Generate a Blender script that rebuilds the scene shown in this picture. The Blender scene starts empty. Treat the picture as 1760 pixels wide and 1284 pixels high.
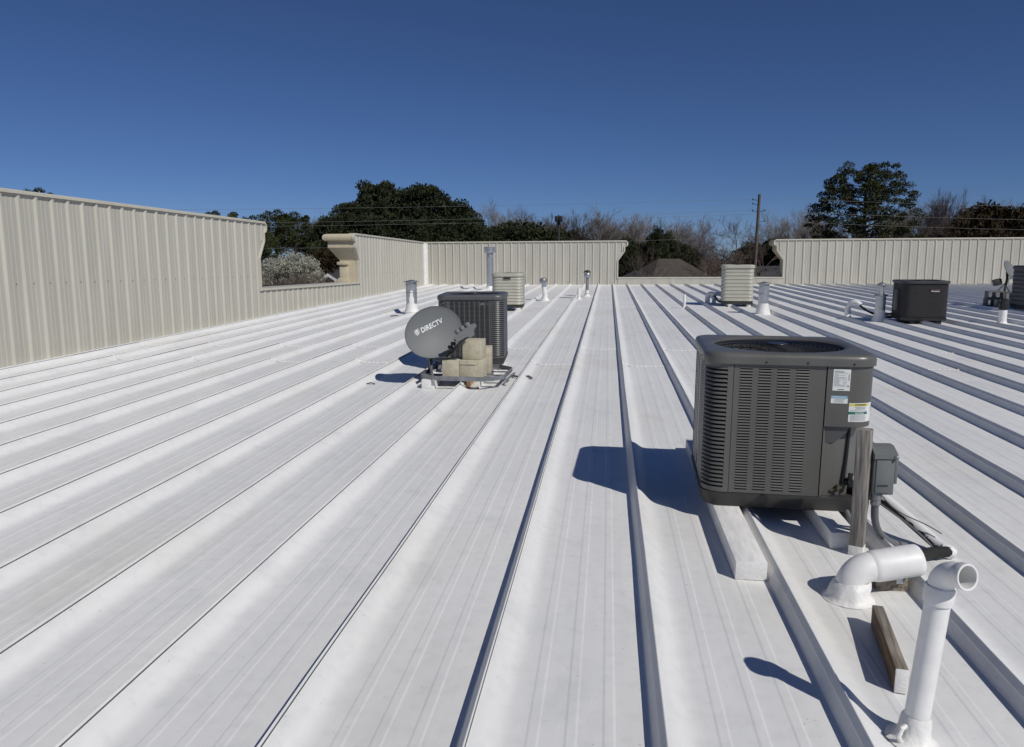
import bpy, bmesh, math, random
import numpy as np
from mathutils import Vector, Matrix, noise as mnoise

# ------------------------------------------------------------------ camera, sky, sun, exposure
scene = bpy.context.scene
col = scene.collection
CAMZ, SL = 5.842, 0.0215
ROOF0 = 4.300
yaw, pitch, roll, FPX = .1267, .1422, -.0038, 1292.0
cy_, sy_, cp_, sp_ = math.cos(yaw), math.sin(yaw), math.cos(pitch), math.sin(pitch)
FW = Vector((-sy_*cp_, cy_*cp_, -sp_)); RT = Vector((cy_, sy_, 0)); UP = RT.cross(FW)
RT, UP = math.cos(roll)*RT + math.sin(roll)*UP, -math.sin(roll)*RT + math.cos(roll)*UP
cd = bpy.data.cameras.new('camera'); cam = bpy.data.objects.new('camera', cd); col.objects.link(cam)
cam.matrix_world = Matrix(((RT.x, UP.x, -FW.x, 0), (RT.y, UP.y, -FW.y, 0), (RT.z, UP.z, -FW.z, CAMZ), (0, 0, 0, 1)))
cd.sensor_width = 36; cd.lens = FPX/1760*36; cd.clip_start = .05; cd.clip_end = 5000
scene.camera = cam

SUND = Vector((.82, -.77, 1.0)).normalized()
SEL = math.asin(SUND.z); SAZ = math.atan2(SUND.x, SUND.y)
world = bpy.data.worlds.new('World'); scene.world = world; world.use_nodes = True
wn = world.node_tree; bg = wn.nodes['Background']
sky = wn.nodes.new('ShaderNodeTexSky'); sky.sky_type = 'NISHITA'; sky.sun_disc = False
sky.sun_elevation = SEL; sky.sun_rotation = SAZ; sky.altitude = 3000; sky.air_density = 1.0; sky.dust_density = 0.0; sky.ozone_density = 10
tint = wn.nodes.new('ShaderNodeMix'); tint.data_type = 'RGBA'; tint.blend_type = 'MULTIPLY'; tint.inputs[0].default_value = 1; tint.inputs[7].default_value = (1.05, .99, 1.08, 1)   # camera white balance of the clear sky
wn.links.new(sky.outputs[0], tint.inputs[6]); wn.links.new(tint.outputs[2], bg.inputs[0]); bg.inputs[1].default_value = .068
sd = bpy.data.lights.new('sun', 'SUN'); sd.energy = 4.6; sd.angle = math.radians(.53); sd.color = (1, .955, .88)
sun = bpy.data.objects.new('sun', sd); col.objects.link(sun)
sun.rotation_euler = SUND.to_track_quat('Z', 'Y').to_euler(); sun.location = (20, -20, 30)
vs = scene.view_settings; vs.view_transform = 'Standard'; vs.look = 'None'; vs.gamma = 1; vs.exposure = -.5; vs.use_curve_mapping = False

rnd = random.Random(7)
R_ = math.radians

# ------------------------------------------------------------------ materials
def mat(name, c, rough=.6, metal=0, var=.12, scale=6, bump=0, bscale=40, c2=None, stretch=(1, 1, 1), spec=.5, coords='Object', detail=5, lo=.35, hi=.68):
    m = bpy.data.materials.new(name); m.use_nodes = True
    nt = m.node_tree; b = nt.nodes['Principled BSDF']
    b.inputs['Roughness'].default_value = rough; b.inputs['Metallic'].default_value = metal
    b.inputs['Specular IOR Level'].default_value = spec
    c = tuple(c)+(1,)
    tc = nt.nodes.new('ShaderNodeTexCoord'); mp = nt.nodes.new('ShaderNodeMapping'); mp.inputs['Scale'].default_value = stretch
    nt.links.new(tc.outputs[coords], mp.inputs[0])
    if var or c2:
        nz = nt.nodes.new('ShaderNodeTexNoise'); nz.inputs['Scale'].default_value = scale; nz.inputs['Detail'].default_value = detail
        nt.links.new(mp.outputs[0], nz.inputs[0])
        cr = nt.nodes.new('ShaderNodeValToRGB'); cr.color_ramp.elements[0].position = lo; cr.color_ramp.elements[1].position = hi
        cr.color_ramp.elements[0].color = (tuple(c2)+(1,)) if c2 else tuple(v*(1-var) for v in c[:3])+(1,)
        cr.color_ramp.elements[1].color = c if c2 else tuple(min(1, v*(1+var*.5)) for v in c[:3])+(1,)
        nt.links.new(nz.outputs[0], cr.inputs[0]); nt.links.new(cr.outputs[0], b.inputs['Base Color'])
    else:
        b.inputs['Base Color'].default_value = c
    if bump:
        n2 = nt.nodes.new('ShaderNodeTexNoise'); n2.inputs['Scale'].default_value = bscale; n2.inputs['Detail'].default_value = 4
        nt.links.new(mp.outputs[0], n2.inputs[0])
        bp = nt.nodes.new('ShaderNodeBump'); bp.inputs['Strength'].default_value = bump; bp.inputs['Distance'].default_value = .01
        nt.links.new(n2.outputs[0], bp.inputs['Height']); nt.links.new(bp.outputs[0], b.inputs['Normal'])
    return m

def roof_mat():
    m = bpy.data.materials.new('white_roof_coating'); m.use_nodes = True
    nt = m.node_tree; N = nt.nodes; L = nt.links; b = N['Principled BSDF']
    b.inputs['Roughness'].default_value = .5; b.inputs['Specular IOR Level'].default_value = .35
    tc = N.new('ShaderNodeTexCoord')
    def ns(scale, st, det=5):
        mp = N.new('ShaderNodeMapping'); mp.inputs['Scale'].default_value = st; L.new(tc.outputs['Object'], mp.inputs[0])
        n = N.new('ShaderNodeTexNoise'); n.inputs['Scale'].default_value = scale; n.inputs['Detail'].default_value = det; L.new(mp.outputs[0], n.inputs[0]); return n
    a = ns(1.3, (1, .55, 1)); s = ns(5, (4, .18, 1)); d = ns(16, (1, 1, 1), 6); sp = ns(55, (1, 1, 1), 3); br = ns(.9, (1, .5, 1), 4)
    def ramp(n, p0, c0, p1, c1):
        r = N.new('ShaderNodeValToRGB'); e = r.color_ramp.elements
        e[0].position = p0; e[0].color = c0; e[1].position = p1; e[1].color = c1; L.new(n.outputs[0], r.inputs[0]); return r
    def mul(x, y, f=1):
        q = N.new('ShaderNodeMix'); q.data_type = 'RGBA'; q.blend_type = 'MULTIPLY'; q.inputs[0].default_value = f
        L.new(x, q.inputs[6]); L.new(y, q.inputs[7]); return q.outputs[2]
    base = ramp(a, .3, (.77, .776, .772, 1), .72, (.825, .83, .822, 1)).outputs[0]
    base = mul(base, ramp(s, .36, (.965, .967, .97, 1), .6, (1, 1, 1, 1)).outputs[0])
    base = mul(base, ramp(d, .3, (.94, .94, .945, 1), .52, (1, 1, 1, 1)).outputs[0])
    base = mul(base, ramp(sp, .24, (.70, .70, .70, 1), .31, (1, 1, 1, 1)).outputs[0])
    base = mul(base, ramp(br, .56, (1, 1, 1, 1), .78, (.95, .92, .87, 1)).outputs[0])
    sm = ns(3.2, (1.2, .8, 1), 7); fl = ns(.55, (1, .35, 1), 5)
    base = mul(base, ramp(sm, .30, (.925, .93, .935, 1), .45, (1, 1, 1, 1)).outputs[0]); base = mul(base, ramp(fl, .35, (.965, .965, .965, 1), .6, (1, 1, 1, 1)).outputs[0])
    L.new(base, b.inputs['Base Color'])
    bp = N.new('ShaderNodeBump'); bp.inputs['Strength'].default_value = .22; bp.inputs['Distance'].default_value = .006
    L.new(d.outputs[0], bp.inputs['Height']); L.new(bp.outputs[0], b.inputs['Normal'])
    return m

M = {}
M['roof'] = roof_mat()
M['gap'] = mat('open_seam_gap', (.10, .10, .105), .8)
M['white'] = mat('white_coating', (.80, .80, .79), .42, var=.08, scale=9, bump=.25, bscale=30)
M['pvc'] = mat('white_painted_pipe', (.80, .80, .79), .46, var=.06, scale=14, bump=.12, bscale=22)
M['boot'] = mat('white_brushed_mastic', (.79, .785, .765), .5, var=.1, scale=14, bump=.8, bscale=26)
M['panel'] = mat('beige_wall_metal', (.478, .462, .405), .45, var=.10, scale=4, stretch=(1, 1, .10), bump=.06, bscale=7)
M['trim'] = mat('beige_trim_metal', (.545, .52, .435), .42, var=.06, scale=3)
M['stucco'] = mat('tan_stucco', (.53, .47, .345), .85, var=.07, scale=5, bump=.35, bscale=60)
M['deck'] = mat('roof_substrate', (.25, .25, .25), .8)
M['grey'] = mat('grey_condenser_paint', (.108, .107, .101), .36, var=.16, scale=3.5, stretch=(1, 1, .35), bump=.03, bscale=60)
M['grey2'] = mat('slate_condenser_paint', (.098, .100, .104), .38, var=.09, scale=5)
M['dpan'] = mat('dark_plastic_base', (.035, .034, .033), .5, var=.15)
M['coil'] = mat('dark_coil_fins', (.018, .018, .019), .6, var=.3, scale=60)
M['black'] = mat('black_plastic', (.014, .014, .016), .45, var=.1)
M['fan'] = mat('dark_fan_blade', (.05, .05, .052), .35)
M['wire'] = mat('black_wire_coating', (.02, .02, .022), .35)
M['beige'] = mat('beige_condenser_paint', (.43, .42, .355), .42, var=.06, scale=4)
M['charc'] = mat('charcoal_condenser_paint', (.050, .049, .050), .5, var=.12, scale=6)
M['mesh'] = mat('charcoal_coil_guard', (.048, .047, .048), .55, var=.2, scale=20)
M['galv'] = mat('galvanised_steel', (.50, .52, .55), .38, metal=.75, var=.22, scale=9, bump=.04)
M['galvd'] = mat('weathered_galvanised_steel', (.30, .31, .325), .5, metal=.6, var=.25, scale=12)
M['dish'] = mat('grey_dish_paint', (.155, .165, .17), .62, var=.04, scale=4)
M['dishd'] = mat('dark_grey_bracket', (.045, .047, .05), .5)
M['conc'] = mat('concrete_block', (.50, .46, .35), .9, var=.14, scale=16, bump=.6, bscale=90)
M['concd'] = mat('concrete_block_shade', (.16, .155, .145), .9, var=.2, scale=14, bump=.6, bscale=80)  # darkened copy of the concrete: shadow on hollow blocks put into its colour
M['wood'] = mat('weathered_grey_timber', (.36, .34, .31), .85, c2=(.14, .125, .11), scale=7, stretch=(9, 9, .7), bump=.5, bscale=8)
M['woody'] = mat('weathered_grey_timber_flat', (.30, .265, .22), .85, c2=(.11, .09, .07), scale=7, stretch=(9, .7, 9), bump=.5, bscale=8)
M['woodb'] = mat('brown_timber', (.20, .125, .065), .85, c2=(.07, .045, .03), scale=7, stretch=(9, .9, 9), bump=.5, bscale=8)
M['rust'] = mat('rust_stained_white', (.62, .60, .55), .7, c2=(.25, .12, .05), scale=9, lo=.40, hi=.56)
M['pwood'] = mat('white_painted_timber', (.78, .775, .76), .6, var=.1, scale=10, stretch=(3, .6, 3), bump=.4, bscale=14)
M['pend'] = mat('white_painted_end_grain', (.76, .76, .75), .75, var=.10, scale=60, stretch=(1, 1, 2.4), bump=.22, bscale=60)
M['steelp'] = mat('grey_box_enamel', (.155, .168, .168), .45, var=.10, scale=8)
M['cond'] = mat('grey_conduit', (.15, .155, .165), .5, var=.1)
M['foam'] = mat('black_foam_insulation', (.016, .016, .016), .85, var=.3, scale=30)
M['foamw'] = mat('overpainted_insulation', (.72, .72, .71), .65, c2=(.05, .05, .05), scale=11, lo=.36, hi=.44)
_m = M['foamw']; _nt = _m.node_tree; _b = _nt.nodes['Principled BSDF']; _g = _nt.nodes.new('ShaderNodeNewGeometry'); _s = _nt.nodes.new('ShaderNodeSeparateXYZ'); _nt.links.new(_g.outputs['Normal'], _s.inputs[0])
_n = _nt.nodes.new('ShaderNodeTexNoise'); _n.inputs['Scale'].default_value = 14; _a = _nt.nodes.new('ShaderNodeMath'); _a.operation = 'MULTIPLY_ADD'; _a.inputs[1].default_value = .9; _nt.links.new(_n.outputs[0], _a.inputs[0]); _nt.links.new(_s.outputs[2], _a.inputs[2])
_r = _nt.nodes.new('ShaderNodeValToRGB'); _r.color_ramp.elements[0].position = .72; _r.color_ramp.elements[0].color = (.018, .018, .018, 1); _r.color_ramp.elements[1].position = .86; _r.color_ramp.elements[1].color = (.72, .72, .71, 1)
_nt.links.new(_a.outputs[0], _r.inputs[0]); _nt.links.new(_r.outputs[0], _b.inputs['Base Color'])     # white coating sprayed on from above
M['stick'] = mat('white_label', (.72, .74, .73), .4, var=.03)
M['ink'] = mat('grey_print', (.30, .32, .32), .5, var=0)
M['inkd'] = mat('black_print', (.04, .04, .04), .5, var=0)
M['yel'] = mat('yellow_print', (.66, .58, .12), .5, var=0)
M['grn'] = mat('green_print', (.02, .17, .12), .5, var=0)
M['blu'] = mat('blue_print', (.13, .36, .52), .5, var=0)
M['red'] = mat('red_badge', (.10, .028, .03), .4, var=0)
M['lettr'] = mat('white_lettering', (.78, .79, .79), .5, var=0)
M['brass'] = mat('dull_brass', (.16, .135, .09), .5, metal=.6)
M['pinel'] = mat('pine_needles', (.056, .066, .028), .75, var=.5, scale=.9, spec=.15)
M['pined'] = mat('deep_evergreen_needles', (.044, .053, .026), .75, var=.5, scale=.9, spec=.15)
M['cedar'] = mat('rusty_evergreen_needles', (.050, .036, .018), .8, var=.5, scale=.9, spec=.15)
M['bark'] = mat('pine_bark', (.085, .062, .05), .9, var=.4, scale=5)
M['twig'] = mat('grey_bare_twigs', (.175, .155, .145), .9, var=.3, scale=2)
M['twigr'] = mat('reddish_bare_twigs', (.135, .10, .086), .9, var=.3, scale=2)
M['bloom'] = mat('white_blossom', (.40, .40, .33), .8, var=.35, scale=2)
M['brush'] = mat('brown_winter_brush', (.070, .052, .036), .9, var=.45, scale=.6)
M['brushg'] = mat('dull_green_brush', (.034, .037, .018), .9, var=.45, scale=.6)
M['grass'] = mat('winter_grass', (.10, .095, .045), .95, c2=(.16, .13, .08), scale=.12, bump=.3, bscale=3)
M['shing'] = mat('dark_shingles', (.040, .039, .044), .9, var=.3, scale=3)
M['shingb'] = mat('brown_shingles', (.062, .053, .046), .9, var=.25, scale=3)
M['brick'] = mat('tan_brick', (.30, .22, .17), .9, var=.3, scale=7)
M['siding'] = mat('pale_siding', (.62, .62, .60), .7, var=.05)
M['glass'] = mat('dark_window_glass', (.02, .025, .03), .1, var=0)
M['pole'] = mat('utility_pole_timber', (.11, .092, .078), .9, var=.3, scale=2)
M['bronze'] = mat('dark_bronze_metal', (.02, .017, .016), .5)
M['cable'] = mat('aluminium_cable', (.22, .23, .23), .6)
M['debris'] = mat('grey_debris', (.12, .115, .105), .9, var=.3)

# ------------------------------------------------------------------ mesh helper
class MB:
    def __init__(s): s.v = []; s.f = []; s.m = []
    def add(s, vs, fs, mi=0, X=None):
        o = len(s.v)
        for p in vs:
            s.v.append(tuple(X @ Vector(p)) if X is not None else tuple(p))
        for f in fs: s.f.append(tuple(o+i for i in f)); s.m.append(mi)
    def box(s, a, b, mi=0, X=None):
        (x0, y0, z0), (x1, y1, z1) = a, b
        s.add([(x0,y0,z0),(x1,y0,z0),(x1,y1,z0),(x0,y1,z0),(x0,y0,z1),(x1,y0,z1),(x1,y1,z1),(x0,y1,z1)],
              [(0,3,2,1),(4,5,6,7),(0,1,5,4),(1,2,6,5),(2,3,7,6),(3,0,4,7)], mi, X)
    def rbox(s, a, b, r=.005, mi=0, X=None):
        bm = bmesh.new(); bmesh.ops.create_cube(bm, size=1)
        for v in bm.verts:
            for i in range(3): v.co[i] = (a[i]+b[i])/2 + v.co[i]*(b[i]-a[i])
        bmesh.ops.bevel(bm, geom=bm.edges[:], offset=r, segments=2, affect='EDGES', profile=.5)
        bm.verts.index_update()
        s.add([v.co[:] for v in bm.verts], [[v.index for v in f.verts] for f in bm.faces], mi, X); bm.free()
    def loft(s, secs, closed=True, caps=True, mi=0, X=None):
        n = len(secs[0]); vs = [p for q in secs for p in q]; fs = []
        for i in range(len(secs)-1):
            for j in range(n if closed else n-1):
                k = (j+1) % n; fs.append((i*n+j, i*n+k, (i+1)*n+k, (i+1)*n+j))
        if caps and closed:
            fs.append(tuple(range(n))[::-1]); fs.append(tuple((len(secs)-1)*n+j for j in range(n)))
        s.add(vs, fs, mi, X)
    def lathe(s, prof, n=20, mi=0, X=None, caps=True):
        s.loft([[(r*math.cos(2*math.pi*j/n), r*math.sin(2*math.pi*j/n), z) for j in range(n)] for r, z in prof], True, caps, mi, X)
    def tube(s, path, rad, n=10, mi=0, X=None, caps=True):
        P = [Vector(p) for p in path]; rr = rad if isinstance(rad, (list, tuple)) else [rad]*len(P)
        secs = []; ref = None
        for i, p in enumerate(P):
            t = (P[min(i+1, len(P)-1)]-P[max(i-1, 0)]).normalized()
            if ref is None: ref = t.orthogonal().normalized()
            ref = (ref - t*ref.dot(t)).normalized(); w = t.cross(ref)
            secs.append([tuple(p + rr[i]*(math.cos(2*math.pi*j/n)*ref + math.sin(2*math.pi*j/n)*w)) for j in range(n)])
        s.loft(secs, True, caps, mi, X)
    def build(s, name, mats, parent=None, smooth=True, ang=38, loc=None):
        me = bpy.data.meshes.new(name); me.from_pydata(s.v, [], s.f); 
        mats = mats if isinstance(mats, (list, tuple)) else [mats]
        for m in mats: me.materials.append(M[m])
        if len(mats) > 1: me.polygons.foreach_set('material_index', s.m)
        if smooth:
            me.polygons.foreach_set('use_smooth', [True]*len(me.polygons)); me.set_sharp_from_angle(angle=R_(ang))
        me.update()
        o = bpy.data.objects.new(name, me); col.objects.link(o)
        if parent: o.parent = parent
        if loc: o.location = loc
        return o

def arc(c, a, b, r, a0, a1, n=10):
    c, a, b = Vector(c), Vector(a), Vector(b)
    return [c + r*(math.cos(a0+(a1-a0)*i/n)*a + math.sin(a0+(a1-a0)*i/n)*b) for i in range(n+1)]
def bez(p0, p1, p2, p3, n=14):
    p0, p1, p2, p3 = map(Vector, (p0, p1, p2, p3)); r = []
    for i in range(n+1):
        t = i/n; r.append((1-t)**3*p0 + 3*t*(1-t)**2*p1 + 3*t*t*(1-t)*p2 + t**3*p3)
    return r

def tag(o, label=None, cat=None, group=None, kind=None):
    if label: o['label'] = label
    if cat: o['category'] = cat
    if group: o['group'] = group
    if kind: o['kind'] = kind
    return o
def rz(y): return ROOF0 + SL*y
TILT = Matrix.Rotation(math.atan(SL), 4, 'X')
def onroof(name, label, cat, x, y, rot=0, dz=0, group=None):
    o = bpy.data.objects.new(name, None); col.objects.link(o); o.empty_display_size = .2
    o.matrix_world = Matrix.Translation((x, y, rz(y)+dz)) @ TILT @ Matrix.Rotation(R_(rot), 4, 'Z')
    return tag(o, label, cat, group)
def empty(name, label, cat, loc, rot=0, group=None):
    o = bpy.data.objects.new(name, None); col.objects.link(o)
    o.location = loc; o.rotation_euler = (0, 0, R_(rot)); return tag(o, label, cat, group)
def copy_tree(o, parent=None):
    c = o.copy(); col.objects.link(c)
    if parent: c.parent = parent
    for ch in o.children: copy_tree(ch, c)
    return c
def ray(px, py): return FW + (px-880)/FPX*RT - (py-642)/FPX*UP
def far(px, D):                    # x position on the depth line y = D for a picture column
    d = ray(px, 457); return d.x*D/d.y
def zat(px, py, D):
    d = ray(px, py); return CAMZ + d.z*D/d.y

def text_geo(txt, size, bold=0):
    c = bpy.data.curves.new('t', 'FONT'); c.body = txt; c.size = size; c.align_x = 'LEFT'; c.offset = bold; c.resolution_u = 3
    o = bpy.data.objects.new('t', c); col.objects.link(o); bpy.context.view_layer.update()
    me = bpy.data.meshes.new_from_object(o.evaluated_get(bpy.context.evaluated_depsgraph_get()))
    v = [tuple(p.co) for p in me.vertices]; f = [tuple(p.vertices) for p in me.polygons]
    bpy.data.objects.remove(o); bpy.data.meshes.remove(me); bpy.data.curves.remove(c)
    return v, f

# ------------------------------------------------------------------ ground and building
g = MB(); g.add([(-1500,-600,0),(1500,-600,0),(1500,2500,0),(-1500,2500,0)], [(0,1,2,3)])
tag(g.build('ground', 'grass', smooth=False), kind='structure')

XW, YW = -8.04, 32.70
X0S, PITCH = .2074, .61
XR = 22.0; YN = -4.0
bw = MB(); bw.box((XW-.62, YN, -.2), (XR, YW+.62, ROOF0+SL*YN-.12))
tag(bw.build('building_body', 'stucco', smooth=False), 'tan stucco store building under the white metal roof', 'building')

# ------------------------------------------------------------------ roof: substrate and standing seam panels
rs = MB(); z0, z1 = rz(YN), rz(YW+.3)
rs.add([(XW-.3,YN,z0-.03),(XR,YN,z0-.03),(XR,YW+.3,z1-.03),(XW-.3,YW+.3,z1-.03),(XW-.3,YN,z0-.1),(XR,YN,z0-.1),(XR,YW+.3,z1-.1),(XW-.3,YW+.3,z1-.1)],
       [(0,1,2,3),(7,6,5,4),(0,4,5,1),(1,5,6,2),(2,6,7,3),(3,7,4,0)])
ROOF = tag(rs.build('roof', 'deck', smooth=False), kind='structure')

# cross-section of one panel, u from the seam at its left (0) to the seam at its right (.61)
def minor(c): return [(c-.022, 0), (c-.0135, .0016), (c+.0135, .0016), (c+.022, 0)]
PROF = [(.0, .0592), (.012, .0560), (.020, .0524), (.028, .0474), (.036, .0413), (.044, .0346), (.052, .0277), (.060, .0210), (.068, .0150), (.077, .0096), (.087, .0054), (.098, .0024), (.110, .0007), (.125, 0)]
for c in (.188, .310, .432): PROF += minor(c)
PROF += [(.505, 0), (.562, 0), (.5665, .002), (.587, .046)]
NR = len(PROF)
# the lock: fold hanging at the left, flat top, small open gap at the right edge
LOCK = [(.587, .046), (.5862, .0495), (.588, .0535), (.6035, .0745), (.606, .0758), (.6075, .0748), (.6075, .0645)]
GAP = [(.6075, .0645), (.6078, .0598), (.610, .0592)]
def roofz(x, y): return rz(y)
def make_panel(k, ya, yb, lift, seed):
    xl = X0S + PITCH*k - .006
    ys = [ya]+[q*.4 for q in range(-20, 100) if ya+.05 < q*.4 < yb-.05]+[yb]; ny = len(ys)-1; b = MB()
    amp = rnd.uniform(.0005, .0016)
    def grid(prof, mi, wav):
        n = len(prof); vs = []; fs = []
        for i in range(ny+1):
            y = ys[i]
            for (u, z) in prof:
                w = 0
                if wav and .1 < u < .55:
                    e = min((u-.1)/.08, (.55-u)/.06, 1)
                    w = e*(mnoise.noise(Vector((u*3+seed*7.3, y*1.1, seed)))*amp*1.6 + mnoise.noise(Vector((seed*3.1, y*.5, u*1.2)))*amp*2)
                kk = k if u < .3 else k+1; near = max(0, 1-abs(u-(0 if u < .3 else .61))/.13)
                du = near*(.0035*mnoise.noise(Vector((kk*5.7, y*.7, 1)))+.0014*mnoise.noise(Vector((kk*3.3, y*4, 2))))
                dz = min(1, z/.05)*(.0018*mnoise.noise(Vector((kk*2.9, y*1.9, 5)))) if z > .004 else 0
                vs.append((xl+u+du, y, rz(y)+z+w+lift+dz))
        for i in range(ny):
            for j in range(n-1): fs.append((i*n+j, i*n+j+1, (i+1)*n+j+1, (i+1)*n+j))
        b.add(vs, fs, mi)
    grid(PROF, 0, True); grid(LOCK, 0, False); grid(GAP, 1, False)
    # turned-down near edge of the sheet
    vs = []; n = NR
    for (u, z) in PROF: vs += [(xl+u, ya, rz(ya)+z+lift), (xl+u, ya, rz(ya)+z-.004)]
    b.add(vs, [(2*j, 2*j+1, 2*j+3, 2*j+2) for j in range(n-1)], 0)
    return b.build('roof_panel', ['roof', 'gap'], ROOF, ang=8.5)
def screws(k, y, parent):
    b = MB(); xl = X0S + PITCH*k - .006
    for u in (.06, .13, .19, .25, .31, .37, .43, .49, .535):
        z = .019 if u == .06 else (.003 if u in (.19, .31, .43) else 0)
        b.lathe([(.015, 0), (.014, .004), (.008, .0075), (.006, .012), (.002, .013)], 6, X=Matrix.Translation((xl+u+rnd.uniform(-.006, .006), y+.028+rnd.uniform(-.004, .004), rz(y)+z+.0035)))
    b.add([(xl+.06, y-.012, rz(y)+.0225), (xl+.12, y-.012, rz(y)+.0022), (xl+.56, y-.012, rz(y)+.0022), (xl+.56, y+.012, rz(y)+.0085), (xl+.12, y+.012, rz(y)+.0085), (xl+.06, y+.012, rz(y)+.026)], [(0, 1, 4, 5), (1, 2, 3, 4)])
    for uu, sx_, sz_ in ((.012, .016, .010), (.045, .022, .010)):
        b.lathe([(.001, -1), (.7, -.7), (1, 0), (.7, .7), (.001, 1)], 8, X=Matrix.Translation((xl+uu, y+rnd.uniform(-.01, .015), rz(y)+(.057 if uu < .02 else .034))) @ Matrix.Diagonal((sx_, rnd.uniform(.014, .026), sz_, 1)))
    tag(b.build('screw_row', 'white', parent), kind='stuff')
for k in range(-14, 36):
    odd = k % 2
    l1, l2 = (10.0, 20.38) if odd == 0 else (11.62, 21.9)
    if k == -2: l1 = 10.0
    if k == -1: l1 = 11.62
    l1 += rnd.uniform(-.03, .03); l2 += rnd.uniform(-.03, .03)
    for i, (a, c) in enumerate(((YN, l1+.06), (l1, l2+.06), (l2, YW+.05))):
        p = make_panel(k, a, c, .003*i, k*3.7+i*1.9)
        if i and k < 22: screws(k, a, p)

# ------------------------------------------------------------------ parapet walls
ZT = CAMZ + 1.035; ZL = CAMZ - .50
OFFS = [(-9, 0), (.02, 0), (.04, .0), (.13, .0), (.20, .0), (.60, .28), (.79, .28), (.798, .335), (.83, .385), (.88, .408), (.93, .412), (.98, .395), (1.02, .355), (1.035, .29)]
RIB = .32
def rib_profile(a0, a1, first):
    """(along, depth) points of ribbed sheet between a0 and a1"""
    pts = [(a0, .004)]; c = first
    while c < a1 + .2:
        for d, h in ((-.058, .004), (-.03, .034), (.0, .034), (.028, .004), (.085, .004), (.093, .008), (.117, .008), (.125, .004), (.170, .004), (.178, .008), (.202, .008), (.21, .004)):
            if a0+.001 < c+d < a1-.001: pts.append((c+d, h))
        c += RIB
    pts.append((a1, .004)); return pts
def wall_panels(parent, fn, a0, a1, ztop, zbot):
    """fn(along, depth, z) -> point;  zbot(along)"""
    a = a0; step = RIB*3
    while a < a1-.02:
        b = min(a+step, a1)
        if a1-b < .15: b = a1
        k0 = math.ceil((a-.25)/RIB)*RIB
        pts = rib_profile(a, b, k0); m = MB(); vs = []
        for (s, d) in pts: vs += [fn(s, d, zbot(s)+.012), fn(s, d, ztop)]
        m.add(vs, [(2*i, 2*i+2, 2*i+3, 2*i+1) for i in range(len(pts)-1)])
        m.build('wall_panel', 'panel', parent, ang=20)
        # fasteners on the girt line
        q = MB(); c = k0
        while c < b:
            if a < c+.10 < b: 
                p = Vector(fn(c+.145, .006, CAMZ-.22)); n = (Vector(fn(c+.145, .1, CAMZ-.22))-p).normalized()
                if ztop > CAMZ: q.lathe([(.013, 0), (.012, .004), (.006, .008)], 6, X=Matrix.Translation(p) @ n.to_track_quat('Z', 'Y').to_matrix().to_4x4())
            c += RIB
        if q.v: tag(q.build('fastener_row', 'galvd', parent), kind='stuff')
        a = b
FL = lambda s, d, z: (XW+d, s, z)          # left wall, along = y
FF = lambda s, d, z: (s, YW-d, z)          # far wall, along = x
def core(parent, kind, a0, a1, e0, e1, high=True):
    """stucco core with the cornice profile turned round the open ends (e0,e1) and along the outside"""
    b = MB(); secs = []
    if high:
        for z, o in OFFS:
            zz = max(CAMZ+z, ROOF0-.3); p0 = a0-(o if e0 else 0); p1 = a1+(o if e1 else 0)
            if kind == 'L': secs.append([(XW-.004, p0, zz), (XW-.62-o, p0, zz), (XW-.62-o, p1, zz), (XW-.004, p1, zz)])
            else: secs.append([(p0, YW+.004, zz), (p1, YW+.004, zz), (p1, YW+.62+o, zz), (p0, YW+.62+o, zz)])
    else:
        for zz in (ROOF0-.3, ZL-.06):
            if kind == 'L': secs.append([(XW-.004, a0, zz), (XW-.62, a0, zz), (XW-.62, a1, zz), (XW-.004, a1, zz)])
            else: secs.append([(a0, YW+.004, zz), (a1, YW+.004, zz), (a1, YW+.62, zz), (a0, YW+.62, zz)])
    b.loft(secs); b.build('stucco_core', 'stucco', parent, ang=24)
def trim_end(parent, fn, a, s):
    """narrow metal trim following the cornice outline at an opening; s=+1 opening lies at larger along"""
    b = MB(); pts = [(ZL-CAMZ-.06, 0)]+[(z, o) for z, o in OFFS[2:]]
    for (z, o), (z2, o2) in zip(pts[:-1], pts[1:]):
        A = a+s*(o+.012); B = a+s*(o2+.012); w = .055*s
        b.add([fn(A, .042, CAMZ+z), fn(A-w, .042, CAMZ+z), fn(B-w, .042, CAMZ+z2), fn(B, .042, CAMZ+z2),
               fn(A, -.05, CAMZ+z), fn(A-w, -.002, CAMZ+z), fn(B-w, -.002, CAMZ+z2), fn(B, -.05, CAMZ+z2)],
              [(0, 1, 2, 3), (0, 3, 7, 4), (1, 5, 6, 2)])
    b.build('edge_trim', 'trim', parent, ang=25)
    q = MB(); zs = [(z, o) for z, o in OFFS if z >= .13]; vs = []
    for z, o in zs: vs += [fn(a-s*.02, .006, CAMZ+z), fn(a+s*(o+.005), .006, CAMZ+z)]
    fs = [(2*i, 2*i+1, 2*i+3, 2*i+2) for i in range(len(zs)-1)]
    q.add(vs, fs)
    for z0_, z1_, c in ((.60, 1.02, .17),):
        q.add([fn(a+s*(c-.03), .006, CAMZ+z0_), fn(a+s*(c-.012), .034, CAMZ+z0_), fn(a+s*(c+.012), .034, CAMZ+z0_), fn(a+s*(c+.03), .006, CAMZ+z0_), fn(a+s*(c-.03), .006, CAMZ+z1_), fn(a+s*(c-.012), .034, CAMZ+z1_), fn(a+s*(c+.012), .034, CAMZ+z1_), fn(a+s*(c+.03), .006, CAMZ+z1_)], [(0, 1, 5, 4), (1, 2, 6, 5), (2, 3, 7, 6)])
    q.build('end_sheet', 'panel', parent, ang=20)
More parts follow.
